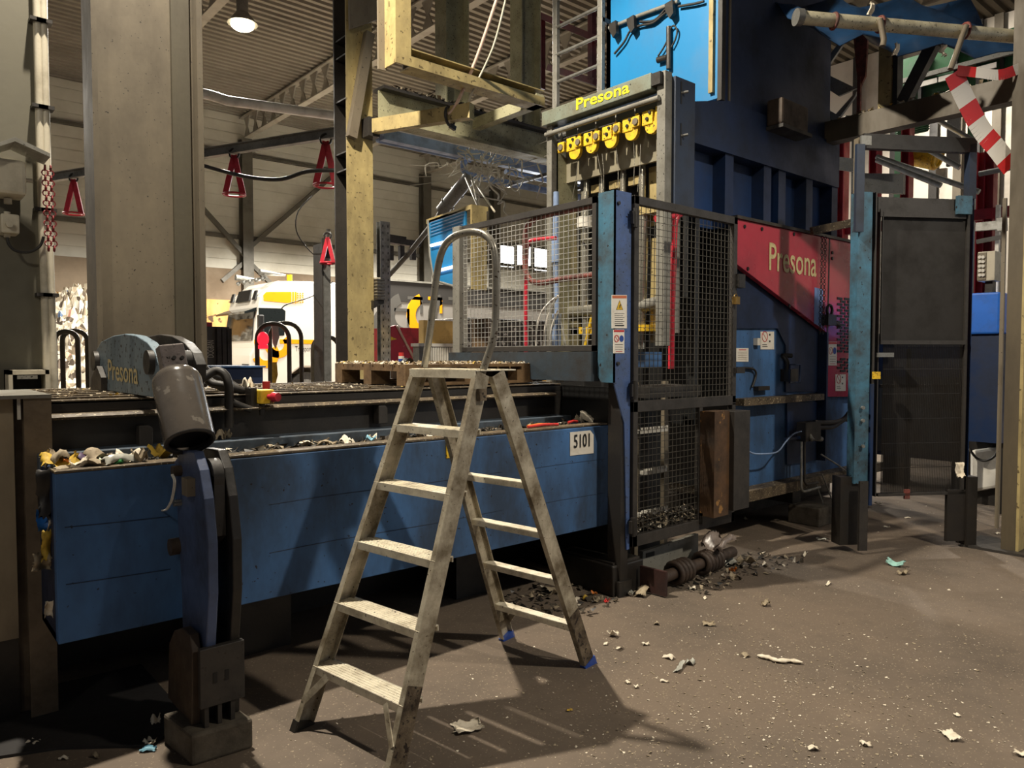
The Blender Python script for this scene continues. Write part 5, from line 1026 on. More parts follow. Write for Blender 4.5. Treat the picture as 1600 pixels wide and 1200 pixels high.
# ================================================================ THINGS STANDING BEHIND THE BALER
def postbox(name, xa, xb, ytop, Y, m, lab, cat='post', dp=None):
    a, b = PY(xa, ytop, Y), PY(xb, ytop, Y); t = thing(name, lab, cat, ((a.x+b.x)/2, Y+.05, 0)); return t, a.x, b.x, a.z
t, xa, xb, z1 = postbox('black_post', 503, 516, 372, 7.0, M_dark, 'dark steel angle post with a notched top left of the ochre column')
part('shaft', MB().box((xa, 7.0, 0), (xb, 7.02, z1)).box((xa, 7.02, 0), (xa+.015, 7.2, z1-.05)), M_dark, t); part('tip', MB().box((xa+.06, 7.0, z1), (xb-.0, 7.02, z1+.1)), M_dark, t)
part('foot', MB().box((xa-.05, 6.95, 0), (xb+.05, 7.2, .02)), M_dark, t)
part('face', MB().box((xa+.01, 6.985, .0), (xb-.01, 7.0, z1-.2)), M_galv, t)
hook('hanging_hook', 512, 368, 411, 7.52, 'red A-shaped hook hung over the top of the dark angle post')
t, xa, xb, z1 = postbox('slotted_post', 591, 606, 346, 8.8, M_galv, 'galvanised slotted post between the ochre column and the grey trailer')
q = MB().chan(((xa+xb)/2, 8.8, 0), ((xa+xb)/2, 8.8, z1), xb-xa, .1, .01, up=(0, 1, 0)); part('shaft', q, M_galv, t)
q = MB(); z = .4
part('face', MB().box((xa, 8.745, 0), (xb, 8.752, z1)), M_galv, t)
while z < z1-.05:
    for xx in (xa+.03, xb-.04): q.box((xx, 8.742, z), (xx+.012, 8.746, z+.03))
    z += .09
part('slots', q, M_ink, t, kind='stuff')
part('foot', MB().box((xa-.05, 8.7, 0), (xb+.05, 8.9, .02)), M_galv, t)
q = MB(); a, b = PY(606, 373, 8.85), PY(655, 382, 8.85)
part('arm', MB().bar(a, PY(632, 377, 8.85), .1, .11).bar(PY(632, 379, 8.85), b, .09, .08), M_dark, t)
for x in (610, 627, 645): p = PY(x, 384, 8.85); part('arm_hook', MB().bar(p, p+V((0, 0, -.2)), .06, .07), M_dark, t)
# fixture on the ochre column
YC = 6.45; a, b = PY(583, 480, YC), PY(600, 434, YC)
t = thing('column_fixture', 'ribbed dark and cream electrical fixture on the right side of the ochre column', 'fixture', PY(590, 480, YC))
part('housing', MB().box((3.77, YC, PY(590, 465, YC).z), (b.x-.04, YC+.12, b.z)), M_cream, t)
for k in range(7): z = PY(590, 437+k*5, YC).z; part('fin', MB().box((a.x+.04, YC-.02, z-.008), (b.x, YC+.12, z+.008)), M_dark, t)
part('lower_plate', MB().prism([PY(584, 482, YC), PY(600, 474, YC), PY(600, 466, YC), PY(584, 470, YC)], (0, .12, 0)), M_black, t)
# steel hoops
def hoop_thing(xa, xb, ytop, Y, lab, r=.024):
    a, b = PY(xa, 560, Y), PY(xb, 560, Y); zt_ = PY((xa+xb)/2, ytop, Y).z; A, B = V((a.x, Y, 0)), V((b.x, Y, 0))
    t = thing('steel_hoop', lab, 'hoop', (A+B)/2, 'bent tube hoops behind the baler'); part('tube', MB().tube(hoop(A, B, V((0, 0, zt_)), min((b.x-a.x)*.45, .16)), r, 10), mat('hoop_tube', (92, 84, 68), .45, .2, dirt=(54, 48, 38), amount=.5, scale=8), t)
    for p in (A, B): part('foot', MB().cyl(p, p+V((0, 0, .02)), .06), M_dark, t)
hoop_thing(402, 452, 506, 7.6, 'left one of the two crossed hoops in front of the white truck'); hoop_thing(422, 471, 505, 7.9, 'right one of the two crossed hoops in front of the white truck')
hoop_thing(489, 530, 526, 7.5, 'lower hoop half hidden behind the dark angle post')
hoop_thing(86, 122, 518, 8.2, 'left one of the two hoops before the waste paper heap'); hoop_thing(98, 137, 517, 8.5, 'right one of the two hoops before the waste paper heap')
c = PY(411, 530, 7.55); solo('red_lamp', MB().ball(c, .06, 12, 8, (1, 1, 1.3)).cyl(c-V((0, 0, .1)), c-V((0, 0, .06)), .05), glow('red_lamp_glow', (240, 40, 60), 1.2), 'small glowing red lamp hung on the left crossed hoop', 'lamp')
for x0_, y0_, x1_, y1_, m, lab in [(425, 508, 431, 545, M_film, 'clear film rag hanging from the crossed hoops'), (421, 566, 429, 606, LM['y'], 'yellow rag strip hanging low between the crossed hoops')]:
    yy = 7.59 if y0_ < 520 else 7.88; a, b = PY(x0_, y0_, yy), PY(x1_, y1_, yy); q = MB().prism([a, V((b.x+.03, yy, a.z)), V((b.x+.04, yy, (a.z+b.z)/2)), V((b.x, yy, b.z)), V((a.x+.01, yy, b.z+.06))], (0, .015, 0)); solo('hanging_rag', q, m, lab, 'rag')
for k, pts in enumerate([[(488, 306), (466, 330), (463, 360), (478, 385), (498, 405)], [(520, 440), (490, 462), (450, 475), (440, 482)], ]):
    solo('loose_wire', MB().tube(smoothpts([PY(x, y, 7.2) for x, y in pts], 4), .006, 5), M_dark, ['thin wire curving down to the dark angle post', 'thin wire sagging in front of the white truck side', 'short wire end hanging under the sagging cable', 'thin wire trailing left below the overhead rail'][k], 'wire')
a, b = PY(337, 615, 5.6), PY(411, 574, 5.6)
t = thing('blue_cabinet', 'dark blue steel cabinet behind the hoses on the baler deck', 'cabinet', ((a.x+b.x)/2, 5.9, 0))
part('body', MB().box((a.x+.05, 5.6, 0), (b.x, 6.2, b.z)), M_navy, t, bevel=.005); part('panel', MB().box((a.x+.05, 5.59, a.z), (a.x+.28, 5.6, b.z-.09)), M_dark, t)
part('top_edge', MB().box((a.x+.04, 5.58, b.z), (b.x+.015, 6.22, b.z+.012)), M_blue, t)
YS = 9.5
t = thing('red_skip', 'red tipping skip with sloping side and small yellow sign', 'skip', V((PY(630, 540, YS).x, YS+.4, 0)))
part('side', MB().prism([PY(604, 600, YS), PY(604, 512, YS), PY(619, 508, YS), PY(650, 566, YS), PY(664, 600, YS)], (0, .05, 0)), M_red, t)
part('body', MB().box((PY(621, 520, YS).x, YS+.06, .2), (PY(668, 512, YS).x, YS+1.0, PY(640, 512, YS).z)), M_redrod, t)
part('edge', MB().tube([PY(620, 509, YS-.01), PY(650, 566, YS-.01)], .02, 6), M_strap, t); part('sign', MB().prism([PY(607, 533, YS-.01), PY(611, 526, YS-.01), PY(620, 530, YS-.01)], (0, -.005, 0)), M_yellow, t)
part('skid', MB().box((PY(610, 600, YS).x, YS, 0), (PY(664, 600, YS).x, YS+1, .2)), M_dark, t)
YK = 7.8
a, b = PY(655, 560, YK), PY(712, 537, YK)
t = thing('grey_crate', 'light grey lattice crate behind the stepladder handrail', 'crate', ((a.x+b.x)/2, YK+.3, 0))
part('body', MB().box((a.x, YK, 0), (b.x, YK+.14, b.z-.02)), M_grey, t); part('rim', MB().box((a.x-.02, YK-.02, b.z-.04), (b.x+.02, YK+.16, b.z)), M_white, t)
for k in range(14): x = a.x+.06+(b.x-a.x-.1)*k/13; part('slat', MB().box((x, YK-.012, 1.2), (x+.02, YK, b.z-.05)), M_white, t)
solo('yellow_carton', MB().box((PY(663, 500, YK).x, YK+.02, b.z+.0), (PY(712, 500, YK).x, YK+.13, PY(690, 501, YK).z)), mat('yellow_card', (222, 186, 112), .7, dirt=(176, 140, 80), amount=.35, scale=6), 'pale yellow carton standing on the grey lattice crate', 'carton')
# bales seen through the mesh
a = V((5.2, 7.6, 0))
M_bale = mat('dark_bale', (110, 104, 96), .8, dirt=(40, 36, 34), amount=.6, scale=14, dots=.5, dotcol=(210, 204, 192), dotscale=12)
for k, (x, y, z, lab) in enumerate([(7.2, 9.6, 0, 'lower paper bale seen through the left mesh panel'), (7.3, 9.7, 1.1, 'upper dark paper bale seen through the left mesh panel')]): solo('paper_bale', MB().box((x, y, z), (x+2.2, y+1.1, z+1.08)), M_bale, lab, 'bale', bevel=.06)
solo('brown_drum', MB().cyl((PY(752, 540, 7.3).x, 7.3, 0), (PY(752, 540, 7.3).x, 7.3, PY(752, 498, 7.3).z), .12, seg=20), M_wood, 'brown cardboard drum behind the left mesh panel', 'drum')
# caged access ladder and red frame beside the chute
XC = 5.1
t = thing('access_ladder', 'fixed galvanised ladder rising left of the bright blue chute', 'ladder', (XC, 4.95, 3.0))
yA, yB = PX(868, 100, XC).y, PX(938, 100, XC).y
for y in (yA, yB): part('stringer', MB().box((XC-.015, y-.03, 2.9), (XC+.03, y+.03, 7.6)), M_grey, t, bevel=.006)
for k in range(16):
    z = PX(900, 30, XC).z-.52*2+k*.262
    if z < 7.5: part('rung', MB().cyl((XC, yA, z), (XC, yB, z), .017, seg=8), M_galv, t)
for z in (3.3, 4.6, 6.6): part('bracket', MB().box((XC, yB-.03, z), (HX+.05, yB+.0, z+.04)), M_dark, t)
t = thing('red_guard_frame', 'dark red guard rail frame behind the access ladder', 'guard rail', (6.6, 6.0, 3.9))
def RF(x, y): return PX(x, y, 6.3)
for (p, q_) in [((846, 25), (846, 140)), ((846, 25), (935, 62)), ((925, 20), (925, 125)), ((858, 106), (930, 128))]: part('bar', MB().bar(RF(*p), RF(*q_), .07, .07, up=(1, 0, 0)), mat('dark_red_frame', (104, 26, 34), .5, amount=.4), t)
# ================================================================ GATE AT THE RIGHT
GN = V((.54, .84, 0)).normalized(); GD = V((.84, -.54, 0)).normalized(); GP = V((5.86, 2.62, 0))
def G(x, y, o=0.): return PP(x, y, GP-GN*o, GN)
def gbox(mb, x0, y0, x1, y1, th, o=0.):   # slab parallel to the gate, from offset o backwards by th
    a, b = G(x0, y1, o), G(x1, y0, o); w_ = (b-a).dot(GD); b2 = a+GD*w_
    return mb.prism([V((a.x, a.y, a.z)), V((b2.x, b2.y, a.z)), V((b2.x, b2.y, b.z)), V((a.x, a.y, b.z))], GN*th)
t = thing('gate_post', 'worn teal gate post standing on a black angle foot', 'post', V(PZ(1334, 860)))
part('shaft', gbox(MB(), 1334, 300, 1364, 756, .1, .02), M_teal, t)
part('cover_strip', gbox(MB(), 1337, 225, 1352, 362, .03, .06), M_navyd, t); part('edge', gbox(MB(), 1362, 300, 1369, 790, .11, .03), M_dark, t)
part('blue_strip', gbox(MB(), 1358, 600, 1366, 790, .08, .04), M_navy, t)
part('angle_foot', gbox(MB(), 1312, 745, 1344, 852, .12, .0), M_black, t); part('angle_foot', gbox(MB(), 1342, 752, 1357, 861, .02, .1), M_dark, t)
for y in (637, 657, 697): c = G(1347, y, .03); part('bolt', MB().cyl(c, c-GN*.02, .014, seg=8), M_galv, t)
part('upper_post', gbox(MB(), 1340, 215, 1352, 300, .06, .0), M_brown, t)
part('gusset', gbox(MB(), 1346, 212, 1362, 226, .02, .05), M_galv, t)
t = thing('gate_end_post', 'dark blue gate end post standing on a black angle foot', 'post', V(PZ(1515, 855)))
part('shaft', gbox(MB(), 1512, 300, 1523, 760, .08, .0), M_navy, t); part('angle_foot', gbox(MB(), 1479, 765, 1512, 846, .03, .0), M_black, t); part('angle_foot', gbox(MB(), 1510, 745, 1528, 853, .12, .02), M_black, t)
part('upper_post', gbox(MB(), 1514, 225, 1527, 310, .06, .0), M_navyd, t); part('teal_tip', gbox(MB(), 1497, 306, 1520, 334, .03, .04), M_teal, t)
solo('gate_top_bar', gbox(MB(), 1350, 216, 1527, 231, .06, .0), M_black, 'black horizontal bar joining the tops of the two gate posts', 'bar')
t = thing('gate_leaf', 'dark gate leaf with brown upper sheet and finely barred lower half', 'gate', G(1440, 780))
part('frame', gbox(gbox(gbox(gbox(MB(), 1369, 312, 1376, 776, .05), 1506, 330, 1512, 770, .05), 1372, 312, 1512, 331, .05), 1372, 768, 1512, 776, .05), M_dark, t)
M_gsheet = mat('gate_brown_sheet', (29, 25, 21), .75, dirt=(21, 18, 16), amount=.5, scale=3)
part('upper_sheet', gbox(MB(), 1375, 331, 1510, 536, .01, -.02), M_gsheet, t)
part('sheet_rim', gbox(gbox(gbox(MB(), 1376, 330, 1510, 338, .015, .01), 1376, 330, 1381, 536, .015, .01), 1376, 532, 1510, 538, .015, .01), M_dark, t)
q = MB()
a, b = G(1376, 770, -.02), G(1506, 770, -.02); zt_ = G(1440, 538).z; n = 95
for i in range(n+1): p = a.lerp(b, i/n); q.tube([p, V((p.x, p.y, zt_))], .0028, 4, caps=False)
for j in range(7): z = a.z+(zt_-a.z)*j/6; q.tube([V((a.x, a.y, z)), V((b.x, b.y, z))], .003, 4, caps=False)
part('wire_mesh', q, M_black, t)
part('upper_slat', gbox(gbox(MB(), 1415, 545, 1424, 768, .02, -.05), 1376, 600, 1508, 606, .02, -.05), M_black, t)
part('latch', gbox(MB(), 1372, 551, 1397, 558, .03, .04), M_galv, t); part('lock', gbox(MB(), 1365, 581, 1376, 592, .02, .06), M_yellow, t)
part('bottom_tab', gbox(MB(), 1414, 765, 1422, 780, .02), M_rust, t)
solo('gate_rag', crumple((0, 0, 0), .09, .14, .03, 5), M_paper, 'white rag tied to the right stile of the gate leaf', 'rag').location = G(1497, 735, .05)
for o in [bpy.data.objects['gate_rag']]: o.rotation_euler = (R(75), 0, R(-33))
# right column
c = PZ(1591, 866)
t = thing('right_column', 'tall brown steel column at the right edge of the picture', 'column', (c.x+.15, c.y+.15, 0))
M_rc = mat('right_column_brown', (86, 76, 58), .6, dirt=(56, 48, 36), amount=.5, scale=2, streak=3)
part('flange', MB().box((c.x-.0, c.y, 0), (c.x+.3, c.y+.02, 11.1)), M_yelcol, t, 'front flange coloured lighter as the lit face'); part('web', MB().box((c.x+.14, c.y+.02, 0), (c.x+.16, c.y+.10, 11.1)), M_dark, t); part('flange', MB().box((c.x, c.y+.10, 0), (c.x+.3, c.y+.12, 11.1)), M_rc, t)  # lighter ochre flange stands for the column's lit face
part('cover', MB().box((c.x+.0, c.y+.02, .0), (c.x+.012, c.y+.10, 11.0)), M_rc, t); part('base_plate', MB().box((c.x-.08, c.y-.08, 0), (c.x+.38, c.y+.38, .02)), M_dark, t)
# pipe rail and blue sheet over the gate
a, b = G(1247, 27, .1), G(1640, 62, .1)
t = thing('pipe_rail', 'thick pale pipe with clamps running over the gate at upper right', 'pipe', (a+b)/2)
part('pipe', MB().cyl(a, b, .05, seg=16), mat('pale_pipe', (206, 198, 170), .45, .2, dirt=(120, 110, 88), amount=.4, scale=6, dots=.3), t); part('flange', MB().cyl(a-GD*.02, a+GD*.03, .062, seg=16), M_galv, t)
for x, y in ((1303, 33), (1375, 38), (1508, 48)): p = G(x, y, .1); part('clamp', MB().ring(p, GD, .055, .012, 14), M_rust, t)
for pts in ([(1375, 30), (1378, 45), (1381, 62), (1379, 72)], [(1510, 40), (1504, 55), (1492, 90), (1485, 108)]): part('strap', MB().tube([G(x, y, .16) for x, y in pts], .022, 6), M_brown, t)
q = MB(); vs = []; n = 14; r = random.Random(4)
for j in range(6):
    for i in range(n+1):
        x = 1296+(1650-1296)*i/n; yb = [8, 22, 46, 36, 44, 54, 60, 56, 52, 62, 58, 64, 60, 64, 66][i]; y = yb+(-90-yb)*j/5
        vs.append(G(x, y, .0)+GN*(.25+.3*math.sin(i*1.3+j)*.3+.15*j))
q.add(vs, [(j*(n+1)+i, j*(n+1)+i+1, (j+1)*(n+1)+i+1, (j+1)*(n+1)+i) for j in range(5) for i in range(n)], True)
ts = solo('blue_tarpaulin', q, mat('dark_blue_tarp', (30, 62, 96), .4, dirt=(18, 36, 58), amount=.5, scale=2), 'dark blue tarpaulin hanging above the pipe rail at upper right', 'tarpaulin')
md = ts.modifiers.new('solid', 'SOLIDIFY'); md.thickness = .01
# cross beam and posts above the gate
XW = 7.02
def W_(x, y): return PX(x, y, XW)
t = thing('cross_beam', 'dirty channel beam running from the dark hopper to the right column', 'beam', W_(1420, 180))
z0_ = W_(1420, 180).z
part('channel', MB().chan((XW, 3.5, z0_), (XW, c.y+.1, z0_), .14, .2, .015, flip=-1), M_rc, t)
part('top_dirt', litter_mass(XW-.07, XW+.08, 2.0, 3.4, z0_+.1, 150, 31, (.02, .06), .03), LMASS, t, 'dirt and paper bits on the top flange', kind='stuff')
solo('cream_post', MB().box((XW-.05, W_(1396, 100).y, z0_+.1), (XW+.08, W_(1376, 100).y, W_(1385, 66).z)), M_yelcol, 'short cream post standing on the cross beam', 'post', bevel=.008)
solo('dark_post', MB().box((XW-.02, W_(1404, 100).y, z0_+.1), (XW+.1, W_(1397, 100).y, W_(1385, 66).z)), M_black, 'black post tight behind the short cream post', 'post')
solo('diagonal_strut', MB().bar(W_(1412, 160), W_(1458, 70), .09, .1), M_dark, 'dark strut slanting up right of the short cream post', 'strut')
solo('brown_bracket', MB().bar(W_(1343, 120), V((XW, W_(1343, 120).y, z0_+.1)), .03, .03).prism([W_(1332, 42), W_(1356, 46), W_(1352, 118), W_(1343, 138), W_(1338, 110)], (.03, 0, 0)), M_rust, 'dirty brown hanging bracket left of the short cream post', 'bracket')
for k, (pts, lab) in enumerate([([(1276, 112), (1312, 65), (1318, 68), (1284, 118)], 'upper pale sloping plate beside the dark hopper'), ([(1280, 110), (1338, 138), (1310, 150), (1276, 128)], 'upper grey step plate beside the dark hopper'), ([(1275, 160), (1306, 178), (1340, 140), (1336, 150), (1310, 186), (1275, 195)], 'lower grey sloping plate beside the dark hopper')]):
    solo('chute_plate', MB().prism([PX(x, y, 7.4) for x, y in pts], (.03, 0, 0)), M_grey if k else M_galv, lab, 'plate')
# barrier tape
M_tapew = mat('tape_white', (232, 226, 216), .5, amount=.15, bump=0); M_taper = mat('tape_red', (206, 40, 40), .5, amount=.15, bump=0)
def tape(pts, wd_, seg, lab, n=40):
    P3 = smoothpts(pts, 8); q = MB(); 
    for i in range(len(P3)-1):
        q.cm = int(i*seg/(len(P3)-1)) % 2; a, b = P3[i], P3[i+1]; u = (b-a).cross(GN).normalized()*wd_/2; v = (b-a).cross(GN).normalized()*wd_/2
        q.add([a-u, b-v, b+v, a+u], [(0, 1, 2, 3)])
    return solo('barrier_tape', q, [M_taper, M_tapew], lab, 'tape')
tape([G(1490, 114, .14), G(1506, 150, .12), G(1532, 200, .1), G(1556, 230, .1), G(1580, 262, .1)], .17, 7, 'broad red and white tape slanting down to the right column')
tape([G(1496, 110, .14), G(1525, 113, .16), G(1560, 117, .18), G(1585, 110, .18), G(1610, 98, .18)], .08, 4, 'narrow red and white tape sagging to the right edge')
for x, y, lab in ((1480, 78, 'small white rag knotted on the strut near the tape'), (1404, 75, 'white rag strip hanging under the pipe rail'), (1365, 12, 'white rag scrap caught above the pipe rail')):
    p = G(x, y, .08); q = crumple((0, 0, 0), .07, .1, .05, x); q.v = [V((p.x+v.x, p.y+v.z, p.z+v.y)) for v in q.v]; solo('knotted_rag', q, M_paper, lab, 'rag')
# ================================================================ CONVEYORS AND STEELWORK BEYOND THE GATE
XG = 11.0
def GX(x, y, X=XG): return PX(x, y, X)
t = thing('green_conveyor', 'long green conveyor side high behind the barrier tape', 'conveyor', GX(1490, 160))
part('side_sheet', MB().box((XG, GX(1600, 100).y-1, GX(1490, 150).z), (XG+.1, GX(1400, 100).y, GX(1490, 70).z)), M_green, t)
part('rim', MB().bar((XG-.05, GX(1600, 100).y-1, GX(1490, 108).z), (XG-.05, GX(1400, 100).y, GX(1490, 108).z), .06, .06), M_grey, t)
for px_ in (1440, 1495, 1530, 1567): y = GX(px_, 100).y; part('rib', MB().box((XG-.05, y-.02, GX(1490, 150).z), (XG, y+.02, GX(1490, 70).z)), M_black, t)
for px_ in (1452, 1480, 1540): y = GX(px_, 120).y; part('white_tag', MB().box((XG-.07, y-.14, GX(1490, 125).z), (XG-.055, y+.1, GX(1490, 117).z)), M_white, t)
for y in (GX(1600, 100).y-.5, GX(1410, 100).y): part('leg', MB().box((XG, y-.08, 0), (XG+.12, y+.08, GX(1490, 150).z)), M_green, t)
PT = thing('conveyor_platform', 'crimson and galvanised platform steelwork behind the gate top', 'platform', (9.5, 1.0, 0))
M_dred = mat('crimson_steel', (150, 26, 40), .5, dirt=(96, 18, 28), amount=.4, scale=4)
for k, (px_, y0_, Xr, lab) in enumerate([(1318, 205, 9.4, 'crimson upright just right of the dark hopper'), (1369, 200, 9.2, 'crimson upright behind the teal gate post'), (1419, 190, 9.6, 'crimson upright behind the middle of the gate'), (1549, 235, 9.6, 'crimson upright behind the gate end post'), (1537, 238, 10.4, 'thin crimson upright left of the right column')]):
    p = PX(px_, y0_, Xr); p2 = PX(px_+11, y0_, Xr); part('upright', MB().hbeam((Xr, p.y, 0), (Xr, p.y, p.z), .14, max(.1, p.y-p2.y), .012, up=(0, 1, 0)), M_dred, PT)
part('cross_beam', MB().bar((9.4, PX(1318, 270, 9.4).y+.3, 3.15), (9.6, PX(1580, 270, 9.6).y, 3.15), .1, .12), M_dred, PT)
M_bright = mat('pale_cladding', (222, 212, 196), .6, dirt=(188, 176, 158), amount=.3, scale=2, bump=0)
XE = 13.0
t = thing('pale_cladding_panel', 'bright pale cladding behind the green conveyor and crimson uprights', 'cladding', (XE, -1, 0))
part('sheet', MB().box((XE, -9, 0), (XE+.1, PX(1285, 200, XE).y, PX(1440, 60, XE).z)), M_bright, t)
for px_ in (1340, 1400, 1462, 1500, 1528, 1560): y = PX(px_, 150, XE).y; part('mullion', MB().box((XE-.06, y-.06, 0), (XE, y+.06, PX(1440, 60, XE).z)), M_dark if px_ % 3 else M_brown, t)
for k, (x0_, y0_, x1_, y1_, X, m, lab) in enumerate([
  (1400, 180, 1450, 216, 10.4, M_green, 'green louvred panel behind the gate top bar'), (1510, 185, 1524, 272, 10.2, M_green, 'upright green sheet left of the barrier tape'),
  (1478, 175, 1500, 260, 10.8, M_dark, 'dark grey upright panel behind the gate top bar'), (1462, 262, 1478, 285, 10.2, M_grey, 'small grey drum body behind the gate top bar'),
  (1288, 232, 1335, 262, 8.9, M_galv, 'pale sloping sheet beside the dark hopper ribs'), (1330, 255, 1412, 300, 9.0, M_grey, 'grey conveyor trough behind the teal gate post')]):
    a, b = PX(x0_, y1_, X), PX(x1_, y0_, X)
    q = MB(); 
    if k == 0:
        for j in range(8): z = a.z+(b.z-a.z)*j/8; q.prism([(X, a.y, z), (X+.06, a.y, z+.05), (X+.06, a.y, z+.06), (X, a.y, z+.015)], (0, b.y-a.y, 0))
    else: q.prism([(X, a.y, a.z), (X, b.y, a.z-(.12 if k > 3 else 0)), (X, b.y, b.z-(.12 if k > 3 else 0)), (X, a.y, b.z)], (.06, 0, 0))
    part('panel', q, m, PT, lab)
for k, (x0_, y0_, x1_, y1_, X, lab) in enumerate([(1370, 245, 1530, 300, 9.0, 'galvanised handrail falling to the right behind the gate'), (1440, 228, 1500, 262, 9.3, 'short galvanised brace beside the yellow drum'), (1460, 185, 1525, 222, 10.0, 'pale sloping rail above the gate top bar'), (1530, 272, 1580, 262, 9.2, 'pale level rail by the right column'), (1370, 250, 1470, 290, 8.6, 'lower galvanised rail beside the grey trough')]):
    part('guard_rail', MB().tube([PX(x0_, y0_, X), PX(x1_, y1_, X)], .03, 8), M_galv, PT, lab)
p = PX(1449, 242, 9.8)
part('roller_drum', MB().cyl(p-V((0, .12, .05)), p+V((.0, .12, .05)), .16, seg=18).ring(p-V((0,.12,.05)), (0, 1, .3), .12, .02), M_yellow, PT, 'small yellow roller drum behind the gate top bar')
# floor-level equipment seen right of the gate
XQ = 8.2
def Q8(x, y): return PX(x, y, XQ)
t = thing('bright_blue_cabinet', 'bright blue cabinet between the gate end post and the right column', 'cabinet', (XQ, Q8(1540, 600).y, 0))
part('upper_body', MB().box((XQ, Q8(1562, 500).y, Q8(1540, 522).z), (XQ+.5, Q8(1500, 500).y, Q8(1540, 457).z)), mat('vivid_blue_paint', (44, 112, 214), .45, amount=.25, scale=2), t, bevel=.02)
zl_ = Q8(1540, 692).z; part('lower_body', MB().box((XQ+.04, Q8(1566, 500).y, zl_), (XQ+.5, Q8(1500, 500).y, Q8(1540, 522).z)), M_navy, t)
for y in (Q8(1564, 500).y, Q8(1505, 500).y): part('leg', MB().box((XQ+.1, y-.02, 0), (XQ+.16, y+.02, zl_)), M_black, t)
t = thing('control_box', 'beige push-button control box above the bright blue cabinet', 'control box', Q8(1543, 440))
a, b = Q8(1554, 438), Q8(1528, 394); XQ2 = XQ-.0
part('housing', MB().box((XQ, a.y, a.z), (XQ+.2, b.y, b.z)), M_cream, t, bevel=.006); part('face', MB().box((XQ-.008, Q8(1541, 430).y, a.z+.01), (XQ, b.y, b.z-.01)), M_brown, t)
for k in range(5):
    for x in (1532, 1537): p = Q8(x, 402+k*7); part('button', MB().cyl(p-V((.025, 0, 0)), p, .016, seg=8), M_white, t)
solo('box_stand', MB().box((XQ+.05, Q8(1548, 450).y, Q8(1540, 457).z), (XQ+.15, Q8(1536, 450).y, a.z)), M_black, 'black stub carrying the beige control box', 'stand')
t = thing('pale_upright', 'narrow white upright carrying a clamp bar behind the beige control box', 'post', (XQ+.1, Q8(1561, 500).y, 0))
part('shaft', MB().box((XQ+.52, PX(1564, 400, XQ+.6).y, 0), (XQ+.57, PX(1558, 400, XQ+.6).y, PX(1560, 322, XQ+.6).z)), M_white, t)
part('clamp_bar', MB().bar(Q8(1526, 355), Q8(1560, 352), .06, .08).bar(Q8(1560, 352), Q8(1572, 350), .1, .12), M_galv, t)
part('lower_bar', MB().bar(Q8(1526, 378), Q8(1566, 370), .03, .04), M_black, t)
solo('slotted_strip', MB().box((7.6, PX(1569, 450, 7.6).y, 0), (7.63, PX(1563, 450, 7.6).y, PX(1566, 310, 7.6).z)), M_brown, 'brown slotted strip just left of the right column', 'strip')
q = crumple((0, 0, 0), .6, .6, .25, 99, n=10); p = PZ(1540, 790, .0)
tag(mesh_obj('silver_sheet', MB().prism([PX(1515, 770, 8.6), PX(1560, 762, 8.6), PX(1560, 698, 8.6), PX(1515, 704, 8.6)], (.2, 0, 0)), M_white, None, .03), 'silvery white wrapped pack low behind the gate end post', 'pack')
solo('black_machine', MB().box((8.7, PX(1575, 600, 8.7).y, 0), (9.0, PX(1490, 600, 8.7).y, PX(1540, 600, 8.7).z)), M_black, 'black machine base behind the silvery pack', 'machine')
solo('drooping_cable', MB().tube(smoothpts([PX(x, y, 8.5) for x, y in [(1514, 700), (1525, 715), (1540, 720), (1555, 712), (1561, 695)]], 4), .012, 6), M_rubber, 'black cable drooping across the silvery pack', 'cable')
t = thing('navy_machine_block', 'dark navy machine block filling the view behind the gate leaf', 'machine', (9.6, 2.6, 0))
part('body', MB().box((9.2, PX(1512, 600, 9.2).y, .35), (10.2, PX(1350, 600, 9.2).y, PX(1440, 520, 9.2).z)), M_navy, t); part('dark_front', MB().box((9.17, PX(1508, 600, 9.2).y, .4), (9.2, PX(1360, 600, 9.2).y, 1.3)), M_ink, t)
for y in (PX(1500, 600, 9.2).y, PX(1390, 600, 9.2).y): part('leg', MB().box((9.3, y-.1, 0), (9.6, y+.1, .36)), M_black, t)
